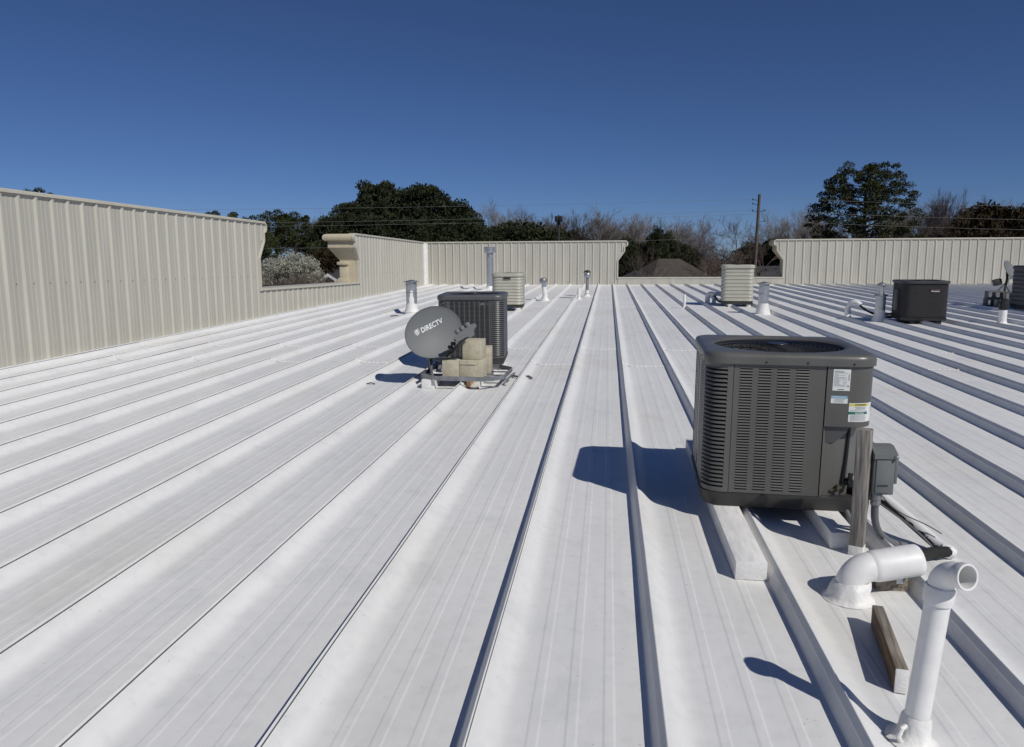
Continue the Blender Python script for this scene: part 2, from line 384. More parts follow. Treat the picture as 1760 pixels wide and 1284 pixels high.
def coping(parent, kind, a0, a1, zt, thick=.70, h=.03, inn=.05, eave=True):
    b = MB()
    pr = [(inn, zt-h-.02), (inn, zt-.012), (inn-.012, zt), (-thick, zt), (-thick, zt-h), (-.01, zt-h), (inn-.006, zt-h-.02)]
    if kind == 'L': secs = [[(XW+d, a, z) for d, z in pr] for a in (a0, a1)]
    else: secs = [[(a, YW-d, z) for d, z in pr][::-1] for a in (a0, a1)]
    b.loft(secs); b.build('coping', 'trim', parent, ang=25)
def base_trim(parent, kind, a0, a1):
    b = MB()
    if kind == 'L': b.loft([[(XW+.003, a, rz(a)+.002), (XW+.048, a, rz(a)+.002), (XW+.046, a, rz(a)+.016), (XW+.003, a, rz(a)+.024)] for a in (a0, a1)])
    else: b.box((a0, YW-.048, rz(YW)), (a1, YW-.003, rz(YW)+.022))
    b.build('base_flashing', 'white', parent, smooth=False)
def parapet(kind, a0, a1, e0, e1, high, label):
    org = (XW, (a0+a1)/2, rz((a0+a1)/2)) if kind == 'L' else ((a0+a1)/2, YW, rz(YW))
    o = empty('parapet_wall', label, 'wall', (0, 0, 0))
    fn = FL if kind == 'L' else FF; zb = (lambda s: rz(s)) if kind == 'L' else (lambda s: rz(YW))
    core(o, kind, a0, a1, e0, e1, high); zt = ZT if high else ZL
    if high or kind == 'L': wall_panels(o, fn, a0, a1, zt-.02, zb)
    else:
        b = MB(); b.box((a0, YW-.03, rz(YW)+.012), (a1, YW-.002, zt-.05)); b.build('fascia_sheet', 'panel', o, smooth=False)
    coping(o, kind, a0-(.34 if e0 and high else 0), a1+(.34 if e1 and high else 0), zt+(.016 if high else 0), thick=.16 if high else .68)
    base_trim(o, kind, a0, a1)
    if high:
        if e0: trim_end(o, fn, a0, -1)
        if e1: trim_end(o, fn, a1, 1)
    return o
YA, YB, XA, XB = 16.75, 23.8, .41, 7.20
w1 = parapet('L', YN, YA, False, True, True, 'long tall ribbed beige metal parapet rising above the white roof')
w2 = parapet('L', YA, YB, False, False, False, 'low ribbed beige wall below the opening with the blossoming tree')
w3 = parapet('L', YB, YW+.62, True, False, True, 'beige ribbed parapet with the tan stucco cornice end beside the opening')
w4 = parapet('F', XW, XA, False, True, True, 'beige ribbed parapet behind the tall grey flue and the small vents')
w5 = parapet('F', XA, XB, False, False, False, 'low smooth beige wall with a light cap in front of the houses')
w6 = parapet('F', XB, XR, True, False, True, 'beige ribbed parapet behind the charcoal condensers and below the big pine')
# pilaster on the cornice end, bullnose over it
for nm, a, b_, mt in (('pilaster', (XW-.62, YB-.06, ZL), (XW-.36, YB+.02, CAMZ+.06), 'stucco'), ('pilaster_cap', (XW-.68, YB-.12, CAMZ+.055), (XW-.32, YB+.02, CAMZ+.15), 'stucco'), ('pilaster_base', (XW-.67, YB-.10, ZL-.02), (XW-.32, YB+.02, ZL+.13), 'stucco')):
    m = MB(); m.rbox(a, b_, .008); m.build(nm, mt, w3)
m = MB(); m.box((XW+.003, YW-.16, rz(YW)+.003), (XW+.045, YW-.006, ZT-.02)); m.box((XW+.045, YW-.045, rz(YW)+.003), (XW+.17, YW-.006, ZT-.02)); m.build('corner_flashing', 'white', w4, smooth=False)

# ------------------------------------------------------------------ condensers
def perim(w, d, r, n=6):
    """perimeter of a rounded rectangle from the middle of the left side, counter-clockwise seen from above: left > front > right > back"""
    P = []
    def corner(cx, cy, a0):
        for i in range(n+1):
            a = a0 + math.pi/2*i/n; P.append((cx+r*math.cos(a), cy+r*math.sin(a), math.cos(a), math.sin(a)))
    def side(x0, y0, x1, y1, nx, ny, m=6):
        for i in range(1, m): P.append((x0+(x1-x0)*i/m, y0+(y1-y0)*i/m, nx, ny))
    P.append((-w/2, 0, -1, 0)); side(-w/2, 0, -w/2, -d/2+r, -1, 0, 4)
    corner(-w/2+r, -d/2+r, math.pi); side(-w/2+r, -d/2, w/2-r, -d/2, 0, -1, 8)
    corner(w/2-r, -d/2+r, 1.5*math.pi); side(w/2, -d/2+r, w/2, d/2-r, 1, 0, 8)
    corner(w/2-r, d/2-r, 0); side(w/2-r, d/2, -w/2+r, d/2, 0, 1, 8)
    corner(-w/2+r, d/2-r, .5*math.pi); side(-w/2, d/2-r, -w/2, 0, -1, 0, 4)
    P.append((-w/2, 0, -1, 0)); return P
class Shell:
    def __init__(s, w, d, r):
        s.w, s.d, s.r = w, d, r; s.P = perim(w, d, r); s.L = [0]
        for a, b in zip(s.P[:-1], s.P[1:]): s.L.append(s.L[-1]+math.hypot(b[0]-a[0], b[1]-a[1]))
    def at(s, t):
        t = max(0, min(t, s.L[-1]-1e-6)); i = max(j for j in range(len(s.L)-1) if s.L[j] <= t+1e-9)
        q = (t-s.L[i])/max(1e-9, s.L[i+1]-s.L[i]); a, b = s.P[i], s.P[i+1]
        nx, ny = a[2]+(b[2]-a[2])*q, a[3]+(b[3]-a[3])*q; l = math.hypot(nx, ny)
        return a[0]+(b[0]-a[0])*q, a[1]+(b[1]-a[1])*q, nx/l, ny/l
    def ts(s, t0, t1):
        return sorted({t0, t1} | {l for l in s.L if t0+1e-4 < l < t1-1e-4})
    def band(s, mb, t0, t1, z0, o0, z1, o1, mi=0):
        T = s.ts(t0, t1); vs = []
        for t in T:
            x, y, nx, ny = s.at(t); vs += [(x+nx*o0, y+ny*o0, z0), (x+nx*o1, y+ny*o1, z1)]
        mb.add(vs, [(2*i, 2*i+2, 2*i+3, 2*i+1) for i in range(len(T)-1)], mi)
    def slab(s, mb, t0, t1, z0, z1, off, th=.006, mi=0):
        s.band(mb, t0, t1, z0, off, z1, off, mi); s.band(mb, t0, t1, z1, off, z1, off-th, mi); s.band(mb, t0, t1, z0, off-th, z0, off, mi)
        for t, fl in ((t0, 1), (t1, 0)):
            x, y, nx, ny = s.at(t); q = [(x+nx*off, y+ny*off, z0), (x+nx*off, y+ny*off, z1), (x+nx*(off-th), y+ny*(off-th), z1), (x+nx*(off-th), y+ny*(off-th), z0)]
            mb.add(q, [(0, 1, 2, 3) if fl else (3, 2, 1, 0)], mi)
    def ring(s, o, z):
        return [(x+nx*o, y+ny*o, z) for x, y, nx, ny in s.P[:-1]]
    # key positions along the perimeter
    def front(s, f): return s.d/2 - s.r*0 - 0 + (s.frontL0() - s.d/2) + f*(s.w-2*s.r)
    def frontL0(s): return (s.d/2-s.r) + math.pi/2*s.r
def louvres(sh, mb, t0, t1, z0, z1, n, proud=.003, deep=.012, frac=.50):
    p = (z1-z0)/n
    for i in range(n):
        za = z0+i*p; sh.band(mb, t0, t1, za+p*(1-frac), proud, za+p, -.001); sh.band(mb, t0, t1, za+p*(1-frac)-.0015, -deep, za+p*(1-frac), proud)
def top_cap(sh, root, h, R, m='grey', drop=.062):
    b = MB(); N = len(sh.P)-1
    secs = [sh.ring(.004, h-drop), sh.ring(.016, h-drop), sh.ring(.016, h-.030), sh.ring(.012, h-.014), sh.ring(.002, h-.004), sh.ring(-.016, h)]
    circ = lambda r, z: [(r*math.cos(math.atan2(y, x)), r*math.sin(math.atan2(y, x)), z) for x, y, _, _ in sh.P[:-1]]
    secs += [circ(R+.035, h+.001), circ(R+.012, h-.002), circ(R, h-.012), circ(R*.985, h-.11)]
    b.loft(secs, caps=False); return b.build('top_cap', m, root, ang=35)
def fan(root, h, R, grille=True):
    b = MB()
    for i in range(3):
        a0 = i*2*math.pi/3+.4; secs = []
        for j in range(7):
            r = .06+(R*.9-.06)*j/6; w = .16+.34*j/6; tw = .05-.018*j/6
            secs.append([(r*math.cos(a0-w*.8), r*math.sin(a0-w*.8), h-.13-tw), (r*math.cos(a0+w), r*math.sin(a0+w), h-.13+tw), (r*math.cos(a0+w), r*math.sin(a0+w), h-.134+tw), (r*math.cos(a0-w*.8), r*math.sin(a0-w*.8), h-.134-tw)])
        b.loft(secs)
    b.lathe([(.08, h-.19), (.085, h-.10), (.06, h-.075), (.01, h-.07)], 18); b.build('fan', 'fan', root)
    if grille:
        b = MB(); n = 44
        for i in range(13):
            r = .06+(R-.062)*i/12; z = h-.004-.020*(r/R)**2+.004
            b.tube([(r*math.cos(2*math.pi*j/n), r*math.sin(2*math.pi*j/n), z) for j in range(n+1)], .0022, 4, caps=False)
        for i in range(28):
            a = 2*math.pi*i/28; pts = [((.05+(R-.05)*j/5)*math.cos(a+.5*j/5), (.05+(R-.05)*j/5)*math.sin(a+.5*j/5), h-.004-.02*(j/5)**2) for j in range(6)]
            b.tube(pts, .0022, 4, caps=False)
        b.lathe([(.062, h-.006), (.058, h+.004), (.01, h+.006)], 20); b.build('fan_grille', 'wire', root)
def inner(sh, root, h, z0=.05, dp=-.026):
    b = MB(); b.loft([sh.ring(dp, z0), sh.ring(dp, h-.13)], caps=False)
    b.add(sh.ring(dp, z0+.06), [tuple(range(len(sh.P)-1))]); b.build('coil', 'coil', root)

def louvre_unit(root, w, d, h, r, m, service, frac=.5):
    sh = Shell(w, d, r); zb, zt = .085, h-.060
    b = MB(); b.loft([sh.ring(-.012, 0), sh.ring(-.004, .012), sh.ring(.008, .06), sh.ring(.008, .078), sh.ring(-.004, .084), sh.ring(-.06, .084)], caps=True); b.build('base_pan', 'dpan', root)
    inner(sh, root, h, dp=-.085 if service else -.03)
    hw = w-2*r; hd = d-2*r; q = math.pi/2*r
    tFL = hd/2; tF = tFL+q; tFR = tF+hw; tR = tFR+q; tRR = tR+hd; tB = tRR+q; tBR = tB+hw; tE = sh.L[-1]
    pan = MB(); lv = MB(); edge = .018
    def columns(t0, t1, n, cw, nl):
        gapw = (t1-t0-n*cw)/(n+1); t = t0
        for i in range(n):
            sh.slab(pan, t, t+gapw, zb, zt, 0); sh.slab(pan, t+gapw, t+gapw+cw, zb, zb+edge, 0); sh.slab(pan, t+gapw, t+gapw+cw, zt-edge, zt, 0)
            louvres(sh, lv, t+gapw, t+gapw+cw, zb+edge, zt-edge, nl, frac=frac); t += gapw+cw
        sh.slab(pan, t, t1, zb, zt, 0)
    def corner(t0, t1, nl):
        sh.slab(pan, t0, t0+.012, zb, zt, .003); sh.slab(pan, t1-.03, t1, zb, zt, .003)
        sh.slab(pan, t0+.012, t1-.03, zb, zb+.025, .003); sh.slab(pan, t0+.012, t1-.03, zt-.022, zt, .003)
        louvres(sh, lv, t0+.012, t1-.03, zb+.025, zt-.022, nl, .004, .014, .52)
    NL = 44
    columns(0, tFL-.012, 4, .050, NL)
    corner(tFL-.01, tF+.034, 29)
    LX = w
    if service:
        tg = tF+.642*w-r; ts_ = tF+.712*w-r                # columns end, service cover begins
        columns(tF+.037, tg, 4, .066, NL); sh.slab(pan, tg, ts_-.006, zb, zt, -.001)
        bk = MB(); sh.band(bk, 0, ts_, zb-.02, -.03, zt+.005, -.03); sh.band(bk, tR+.12, sh.L[-1]-.0001, zb-.02, -.03, zt+.005, -.03); bk.build('coil_skin', 'coil', root)
        cover = MB(); zc = zb+.545*(zt-zb)
        sh.slab(cover, ts_, tR+.10, zc, zt, .003, .02); sh.band(cover, ts_, tR+.10, zc, .003, zc, -.05)
        cover.build('service_cover', m, root, ang=30)
        # recessed corner below the cover
        x0, y0, _, _ = sh.at(ts_); x1, y1, _, _ = sh.at(tR+.12)
        lo = MB(); pts = [(x0, y0+.002), (x0+.02, y0+.03), (x0+.30*(x1-x0)+.02, y0+.055), (x0+.62*(x1-x0), y0+.075), (x1-.05, y1-.07), (x1-.008, y1)]
        vs = []
        for p in pts: vs += [(p[0], p[1], zb), (p[0], p[1], zc+.004)]
        lo.add(vs, [(2*i, 2*i+2, 2*i+3, 2*i+1) for i in range(len(pts)-1)]); lo.build('valve_panel', m, root, ang=15)
        fl = MB(); cx = x0+.42*(x1-x0)-.06; yy = y0+.045
        out = [(cx-.085, zc), (cx-.075, zc-.03), (cx-.045, zc-.075), (cx-.02, zc-.098), (cx+.015, zc-.098), (cx+.045, zc-.075), (cx+.08, zc-.03), (cx+.09, zc)]
        fl.loft([[(x, yy-.034+.02*(zc-z)/.1, z) for x, z in out], [(x, yy-.028+.02*(zc-z)/.1, z) for x, z in out]]); fl.build('wiring_flap', 'grey2', root)
        pi_ = MB(); pi_.tube([(x0+.62*(x1-x0)-.005, y0+.067, zc), (x0+.61*(x1-x0)-.01, y0+.06, (zb+zc)/2), (x0+.56*(x1-x0)-.01, y0+.055, zb+.06)], .008, 8); pi_.build('wiring_conduit', 'black', root)
        for i, (vx, vz) in enumerate(((.42, .05), (.66, .085))):
            v = MB(); px, py = x0+vx*(x1-x0), y0+.05
            v.tube([(px, py+.02, zb+vz), (px, py-.03, zb+vz)], .017 if i else .011, 8); v.tube([(px, py-.012, zb+vz-.03), (px, py-.012, zb+vz+(.045 if i else .012))], .014 if i else .007, 8)
            v.tube([(px-.04, py-.012, zb+vz-.025), (px+.02, py-.012, zb+vz)], .007, 6); v.build('service_valve', 'brass' if i == 0 else 'black', root)
        columns(tR+.12, tRR-.01, 3, .07, NL)
    else:
        columns(tF+.03, tFR-.056, 8, .044, NL); corner(tFR-.052, tR+.01, 28); columns(tR+.014, tRR-.012, 4, .07, NL)
    corner(tRR-.01, tB+.01, 28); columns(tB+.012, tBR-.012, 5, .067, NL); corner(tBR-.01, tE-hd/2+.01, 28); columns(tE-hd/2+.012, tE, 2, .062, NL)
    pan.build('cabinet_panel', m, root, ang=30); tag(lv.build('louvre_field', m, root, ang=30), kind='stuff')
    Rr = min(w, d)*.418; top_cap(sh, root, h, Rr, m); fan(root, h, Rr)
    sc = MB()
    for t in (tFL-.1, tF+.30*hw, tF+.62*hw, tFR-.02):
        x, y, nx, ny = sh.at(t); sc.lathe([(.006, 0), (.005, .003), (.002, .004)], 8, X=Matrix.Translation((x+nx*.016, y+ny*.016, h-.048)) @ Vector((nx, ny, 0)).to_track_quat('Z', 'Y').to_matrix().to_4x4())
    tag(sc.build('cap_screws', 'black', root), kind='stuff')
    return sh, dict(tF=tF, hw=hw, zb=zb, zt=zt, tFR=tFR, tR=tR)

# main grey condenser
AC1 = onroof('condenser_unit', 'large grey louvred condenser with white labels standing on two white timbers', 'air conditioner', 1.007, 4.672, -2.2, dz=.092)
AC1.matrix_world = AC1.matrix_world @ Matrix.Rotation(R_(.5), 4, 'Y')
W1 = .885; H1 = .882
sh1, K1 = louvre_unit(AC1, W1, W1, H1, .105, 'grey', True)
def sticker(name, parent, sh, t0, t1, z0, z1, items, m='stick', off=.0045):
    b = MB(); sh.band(b, t0, t1, z0, off, z1, off); o = b.build(name, m, parent)
    b2 = {}
    for (u0, u1, v0, v1, mt) in items:
        b2.setdefault(mt, MB()); sh.band(b2[mt], t0+(t1-t0)*u0, t0+(t1-t0)*u1, z0+(z1-z0)*v0, off+.0008, z0+(z1-z0)*v1, off+.0008)
    for mt, q in b2.items(): tag(q.build('print', mt, o), kind='stuff')
    return o
def sticker_text(parent, sh, t, z, txt, size, m, off=.0062, sx=1):
    v, f = text_geo(txt, size, size*.02); b = MB(); vs = []
    for (x, y, _) in v:
        X, Y, nx, ny = sh.at(t+x*sx); vs.append((X+nx*off, Y+ny*off, z+y))
    b.add(vs, f); b.build('lettering', m, parent, smooth=False)
tF, hw, zt1 = K1['tF'], K1['hw'], K1['zt']
lines = [(.06, .5+.4*rnd.random(), .92-.035*i, .935-.035*i, 'ink') for i in range(4)] + [(.06, .25+.5*rnd.random(), .75-.045*i, .765-.045*i, 'ink') for i in range(13)] + [(.55, .8, .60-.07*i, .615-.07*i, 'ink') for i in range(5)] + [(.88, .94, .48, .78, 'ink'), (.83, .95, .18, .26, 'ink'), (.3, .66, .045, .075, 'inkd')]
s_a = sticker('rating_label', AC1, sh1, tF+.745*W1-.105, tF+.845*W1-.105, zt1-.135, zt1-.018, lines)
lb = [(0.02, 1, .66, 1, 'blu')]+[(.15+.1*rnd.random(), .85-.1*rnd.random(), .54-.13*i, .58-.13*i, 'ink') for i in range(4)]
s_b = sticker('notice_label', AC1, sh1, tF+.740*W1-.105, tF+.838*W1-.105, zt1-.205, zt1-.163, lb)
sticker_text(s_b, sh1, tF+.746*W1-.105, zt1-.1745, 'NOTICE/AVIS', .0125, 'lettr', sx=.95)
lw = [(0.02, .74, .84, .97, 'yel'), (.0, .70, .40, .54, 'grn'), (.94, 1, .5, .74, 'inkd')]+[(.2+.05*rnd.random(), .6, .78-.05*i, .795-.05*i, 'inkd') for i in range(3)]+[(.06, .66, .62-.03*i, .63-.03*i, 'ink') for i in range(2)]+[(.06, .62+.05*rnd.random(), .33-.055*i, .35-.055*i, 'ink') for i in range(6)]
s_c = sticker('warning_label', AC1, sh1, tF+.848*W1-.105, K1['tR']-.045, zt1-.305, zt1-.201, lw)
sticker_text(s_c, sh1, tF+.848*W1-.105+.030, zt1-.2145, 'WARNING', .013, 'inkd')
sticker_text(s_c, sh1, tF+.848*W1-.105+.034, zt1-.262, 'NOTICE', .0125, 'lettr')

def timber(name, label, x, y0, y1, w, hgt, mats, rot=0, cat='timber', group=None, dz=0.002):
    o = onroof(name, label, cat, x, (y0+y1)/2, rot, dz, group); L = (y1-y0)/2
    b = MB(); b.rbox((-w/2, -L, 0), (w/2, L, hgt), .004)
    for i, f in enumerate(b.f):
        c = sum((Vector(b.v[j]) for j in f), Vector())/len(f)
        if abs(c.y) > L-.006: b.m[i] = 1
    b.build('beam', mats, o); return o
timber('support_timber', 'white painted timber with a squared end poking out under the large grey condenser', .685, 3.47, 5.80, .145, .09, ['pwood', 'pend'])
timber('support_timber', 'white painted timber reaching to the grey post under the large grey condenser', 1.225, 3.90, 5.60, .13, .09, ['pwood', 'pend'])

# grey post with disconnect box
PO = onroof('timber_post', 'weathered grey square post carrying the electrical box', 'post', 1.272, 3.845, -28)
b = MB(); b.rbox((-.033, -.033, .002), (.033, .033, .655), .004); b.build('shaft', 'wood', PO)
b = MB(); b.rbox((-.0345, -.0345, .001), (.0345, .0345, .055), .004); b.build('painted_foot', 'pwood', PO)
DB = onroof('disconnect_box', 'grey steel electrical disconnect box on the timber post', 'electrical box', 1.382, 3.875, 2)
b = MB(); b.rbox((-.065, -.05, .325), (.036, .045, .535), .005); b.build('housing', 'steelp', DB)
b = MB(); b.rbox((-.055, -.057, .335), (.014, -.0505, .505), .003); b.build('door', 'steelp', DB)
b = MB(); b.loft([[(x, -.062, .512), (x, -.062, .535), (x, .0, .566), (x, .046, .566), (x, .046, .512)] for x in (-.069, .042)]); b.build('hood', 'steelp', DB)
b = MB(); b.rbox((.0365, -.045, .38), (.052, .03, .512), .004); b.build('side_flange', 'steelp', DB)
b = MB(); b.box((-.045, -.0605, .372), (.004, -.0572, .378)); b.build('latch_slot', 'dpan', DB)
b = MB(); b.lathe([(.006, 0), (.012, .004), (.004, .012)], 8, X=Matrix.Translation((.034, -.0615, .520)) @ Matrix.Rotation(R_(90), 4, 'X')); b.build('hasp', 'galvd', DB)
C1 = onroof('flexible_conduit', 'grey flexible conduit curving from the electrical box down to the roof', 'conduit', 1.35, 3.86)
pts = [(0, 0, .345), (0, 0, .30)] + bez((0, 0, .28), (0, .01, .16), (.02, .03, .06), (.20, .10, .012))
b = MB(); b.tube(pts, .018, 12); b.build('hose', 'cond', C1); b = MB(); b.lathe([(.026, .29), (.028, .30), (.028, .325), (.022, .343)], 10); b.lathe([(.024, .262), (.026, .275), (.022, .29)], 8); b.build('fitting', 'galvd', C1)
C2 = onroof('flexible_conduit', 'grey whip conduit looping from the box behind the post to the condenser', 'conduit', 1.325, 3.90)
b = MB(); b.tube(bez((0, 0, .345), (-.01, .02, .0), (.06, .25, -.06), (-.02, .42, .20), 20), .013, 10); b.build('hose', 'cond', C2)

# refrigerant lines and the large gooseneck
GN = onroof('gooseneck_pipe', 'fat white gooseneck pipe elbow sealed to the roof beside the grey post', 'pipe', 1.085, 3.34)
e = Vector((.96, .16, 0)).normalized(); Rb = .100
cen = Vector((e.x*Rb, e.y*Rb, .045)); pth = [Vector((0, 0, .0))] + arc(cen, -e, Vector((0, 0, 1)), Rb, 0, R_(86), 12)
t_ = (pth[-1]-pth[-2]).normalized(); end = pth[-1]
b = MB(); b.tube(pth, .064, 24, caps=False); b.build('elbow', 'pvc', GN)
b = MB(); b.tube([end-t_*.005, end+t_*.003, end+t_*.02, end+t_*.185, end+t_*.205, end+t_*.21, end+t_*.206, end+t_*.10], [.064, .068, .0705, .0705, .069, .066, .061, .059], 24, caps=False); b.build('outlet_sleeve', 'pvc', GN)
b = MB(); secs = []
for i, (r, z) in enumerate([(.112, .0), (.098, .007), (.090, .020), (.086, .042), (.083, .062), (.075, .078), (.064, .088)]):
    q = pth[0]+e*(.02*max(0, z-.04)/.05)
    secs.append([(q.x+(r*(1+.10*mnoise.noise(Vector((math.cos(a)*1.7, math.sin(a)*1.7, z*30)))))*math.cos(a), q.y+(r*(1+.10*mnoise.noise(Vector((math.cos(a)*1.7+4, math.sin(a)*1.7, z*30)))))*math.sin(a), z+.001) for a in [2*math.pi*j/28 for j in range(28)]])
b.loft(secs, caps=False); b.build('mastic_boot', 'boot', GN)
LS = onroof('refrigerant_line', 'black insulated refrigerant line with white overpaint running from condenser to gooseneck', 'pipe', 1.60, 4.0)
o_ = Vector((1.60, 4.0, 0)); mo = Vector((1.085, 3.34, 0))+end+t_*.16-o_
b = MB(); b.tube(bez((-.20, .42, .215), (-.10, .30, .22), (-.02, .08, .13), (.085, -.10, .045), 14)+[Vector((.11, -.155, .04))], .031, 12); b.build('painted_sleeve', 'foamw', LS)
b = MB(); b.tube([Vector((.115, -.165, .04)), Vector((.06, -.19, .045)), Vector((.0, -.225, .055)), mo], .027, 12); b.build('foam_sleeve', 'foam', LS)
b = MB(); b.tube([(.085, -.145, .038), (.115, -.168, .037), (.135, -.175, .032)], [.036, .035, .022], 12); b.build('white_end', 'pvc', LS)
b = MB(); b.tube(bez((-.30, .42, .20), (-.22, .35, .22), (-.18, .25, .21), (-.13, .22, .19)), .031, 10); b.build('suction_sleeve', 'foam', LS)
CW = onroof('control_wire', 'thin grey control wire drooping to the black refrigerant line', 'wire', 1.45, 3.95)
b = MB(); b.tube(bez((-.03, .10, .22), (.06, .0, .16), (.14, -.10, .13), (.20, -.16, .02), 18)+[Vector((.22, -.12, .075))], .0045, 6); b.build('wire_strand', 'cond', CW)
b = MB(); b.tube(bez((.02, .2, .24), (.06, .05, .14), (.14, .05, .17), (.24, -.06, .11), 18), .003, 6); b.build('wire_strand', 'cond', CW)

# vent pipe with elbow
VP = onroof('vent_pipe', 'tall slim white vent pipe with an open elbow on top', 'pipe', .978, 2.335)
VP.matrix_world = VP.matrix_world @ Matrix.Rotation(R_(4.5), 4, 'Y')
e = Vector((.40, -.916, 0)).normalized(); Rb = .058; zt_ = .512; r_ = .0365
b = MB(); b.tube([(0, 0, 0), (0, 0, .3), (0, 0, zt_)], r_, 24); b.build('riser', 'pvc', VP)
b = MB(); b.lathe([(r_+.001, zt_-.045), (r_+.006, zt_-.042), (r_+.007, zt_-.03), (r_+.007, zt_+.006), (r_+.005, zt_+.012), (r_, zt_+.012)], 28, caps=False); b.build('collar', 'pvc', VP)
cen = Vector((0, 0, zt_+.012))+e*Rb; pth = [Vector((0, 0, zt_))]+arc(cen, -e, Vector((0, 0, 1)), Rb, 0, R_(80), 14); t_ = (pth[-1]-pth[-2]).normalized(); en = pth[-1]
b = MB(); b.tube(pth+[en+t_*.010, en+t_*.014, en+t_*.036], [r_+.001]*len(pth)+[r_+.001, r_+.004, r_+.004], 28, caps=False)
XE = Matrix.Translation(en+t_*.036) @ t_.to_track_quat('Z', 'Y').to_matrix().to_4x4()
b.lathe([(r_+.004, 0), (r_+.003, .0015), (r_-.0015, .0015), (r_-.003, 0), (r_-.003, -.03)], 28, X=XE, caps=False)
b.tube([en+t_*.008]+pth[::-1], r_-.003, 28, caps=False); b.build('elbow', 'pvc', VP)
b = MB(); secs = []
for r, z in [(.082, 0), (.066, .006), (.052, .018), (.047, .04), (.044, .075), (.037, .09)]:
    secs.append([((r*(1+.10*mnoise.noise(Vector((math.cos(a)*2, math.sin(a)*2, z*40)))))*math.cos(a), r*(1+.1*mnoise.noise(Vector((math.cos(a)*2, math.sin(a)*2+5, z*40))))*math.sin(a), z+.001) for a in [2*math.pi*j/24 for j in range(24)]])
b.loft(secs, caps=False); b.build('mastic_boot', 'boot', VP)
b = MB(); b.tube([(-.045, -.03, .0), (-.062, -.04, .03), (-.055, -.035, .055), (-.035, -.02, .06)], .008, 8); b.build('clamp_tail', 'boot', VP)

LB = onroof('lumber_offcut', 'weathered board on edge with a flaking white end lying beside the slim vent pipe', 'timber', 1.075, 2.838, -9.5)
b = MB(); b.rbox((-.021, -.25, .002), (.021, .25, .092), .003)
for i, f in enumerate(b.f):
    c = sum((Vector(b.v[j]) for j in f), Vector())/len(f)
    b.m[i] = 1 if c.y < -.24 else (2 if c.x < -.019 else 0)
b.build('board', ['woody', 'pend', 'woodb'], LB)
WB = onroof('timber_block', 'dark timber block with a small white tag under the fat gooseneck', 'timber', 1.292, 3.485, 3)
b = MB(); b.rbox((-.07, -.06, .002), (.07, .06, .088), .004); b.build('block', 'woody', WB)
b = MB(); b.rbox((.018, -.0625, .038), (.046, -.0595, .064), .001); b.build('tag', 'stick', WB)

# ------------------------------------------------------------------ satellite dish on its ballast tray, second condenser
SD = onroof('satellite_dish', 'grey satellite dish lettered DIRECTV on a ballast tray beside the condenser', 'satellite dish', -1.60, 8.62)
inv = SD.matrix_world.inverted()
def loc(p): return inv @ Vector(p)
dc = Vector((-1.985, 8.42, CAMZ-.752)); n_ = Vector((.50, -.84, .20)).normalized()
imgR, imgU = RT, UP
e1 = (imgR*math.cos(R_(24))+imgU*math.sin(R_(24))); e1 = (e1-n_*e1.dot(n_)).normalized(); e2 = n_.cross(e1).normalized()
DA, DBb, DEP = .345, .285, .085
def dpt(u, v, o=0):          # u,v in units of metres in the dish plane
    q = (u/DA)**2+(v/DBb)**2
    return loc(dc + e1*u + e2*v + n_*(-DEP*(1-q)*.9+DEP*.45+o))
b = MB(); secs = []; n = 48
for rr in [0.02]+[i/9 for i in range(1, 10)]:
    secs.append([tuple(dpt(DA*rr*math.cos(2*math.pi*j/n), DBb*rr*math.sin(2*math.pi*j/n))) for j in range(n)])
edge_ = [[tuple(dpt(DA*k_*math.cos(2*math.pi*j/n), DBb*k_*math.sin(2*math.pi*j/n), o)) for j in range(n)] for k_, o in ((1.015, .003), (1.022, -.006), (1.012, -.016))]
back = [[tuple(dpt(DA*rr*math.cos(2*math.pi*j/n), DBb*rr*math.sin(2*math.pi*j/n), -.012)) for j in range(n)] for rr in (.98, .7, .35, .02)]
b.loft(secs+edge_+back, caps=True); REF = b.build('reflector', 'dish', SD, ang=60)
tv, tf = text_geo('DIRECTV', .1, .0022); xs = max(p[0] for p in tv)
b = MB(); b.add([tuple(dpt(-.115+p[0]/xs*.285, .045+p[1]*.82+p[0]/xs*.012, .003)) for p in tv], tf); b.build('lettering', 'lettr', REF, smooth=False)
b = MB()                       # striped globe beside the lettering
gx, gy, gr = -.168, .078, .040
for k_, (y0, th) in enumerate(((.62, .26), (.22, .20), (-.14, .16), (-.44, .13), (-.70, .10))):
    vs = []
    for j in range(15):
        u = -1+2*j/14; xm = .98*math.sqrt(max(0, 1-y0*y0)); x = u*xm; bow = -.24*(1-u*u)+.12*u; tt = th*(1-.75*abs(u)**2.2)*(1 if u < .5 else .9)
        for s_ in (1, -1): vs.append(tuple(dpt(gx+gr*x, gy+gr*(y0+bow+.08+s_*tt*.62), .003)))
    b.add(vs, [(2*j, 2*j+1, 2*j+3, 2*j+2) for j in range(14)])
b.build('globe_emblem', 'lettr', REF, smooth=False)
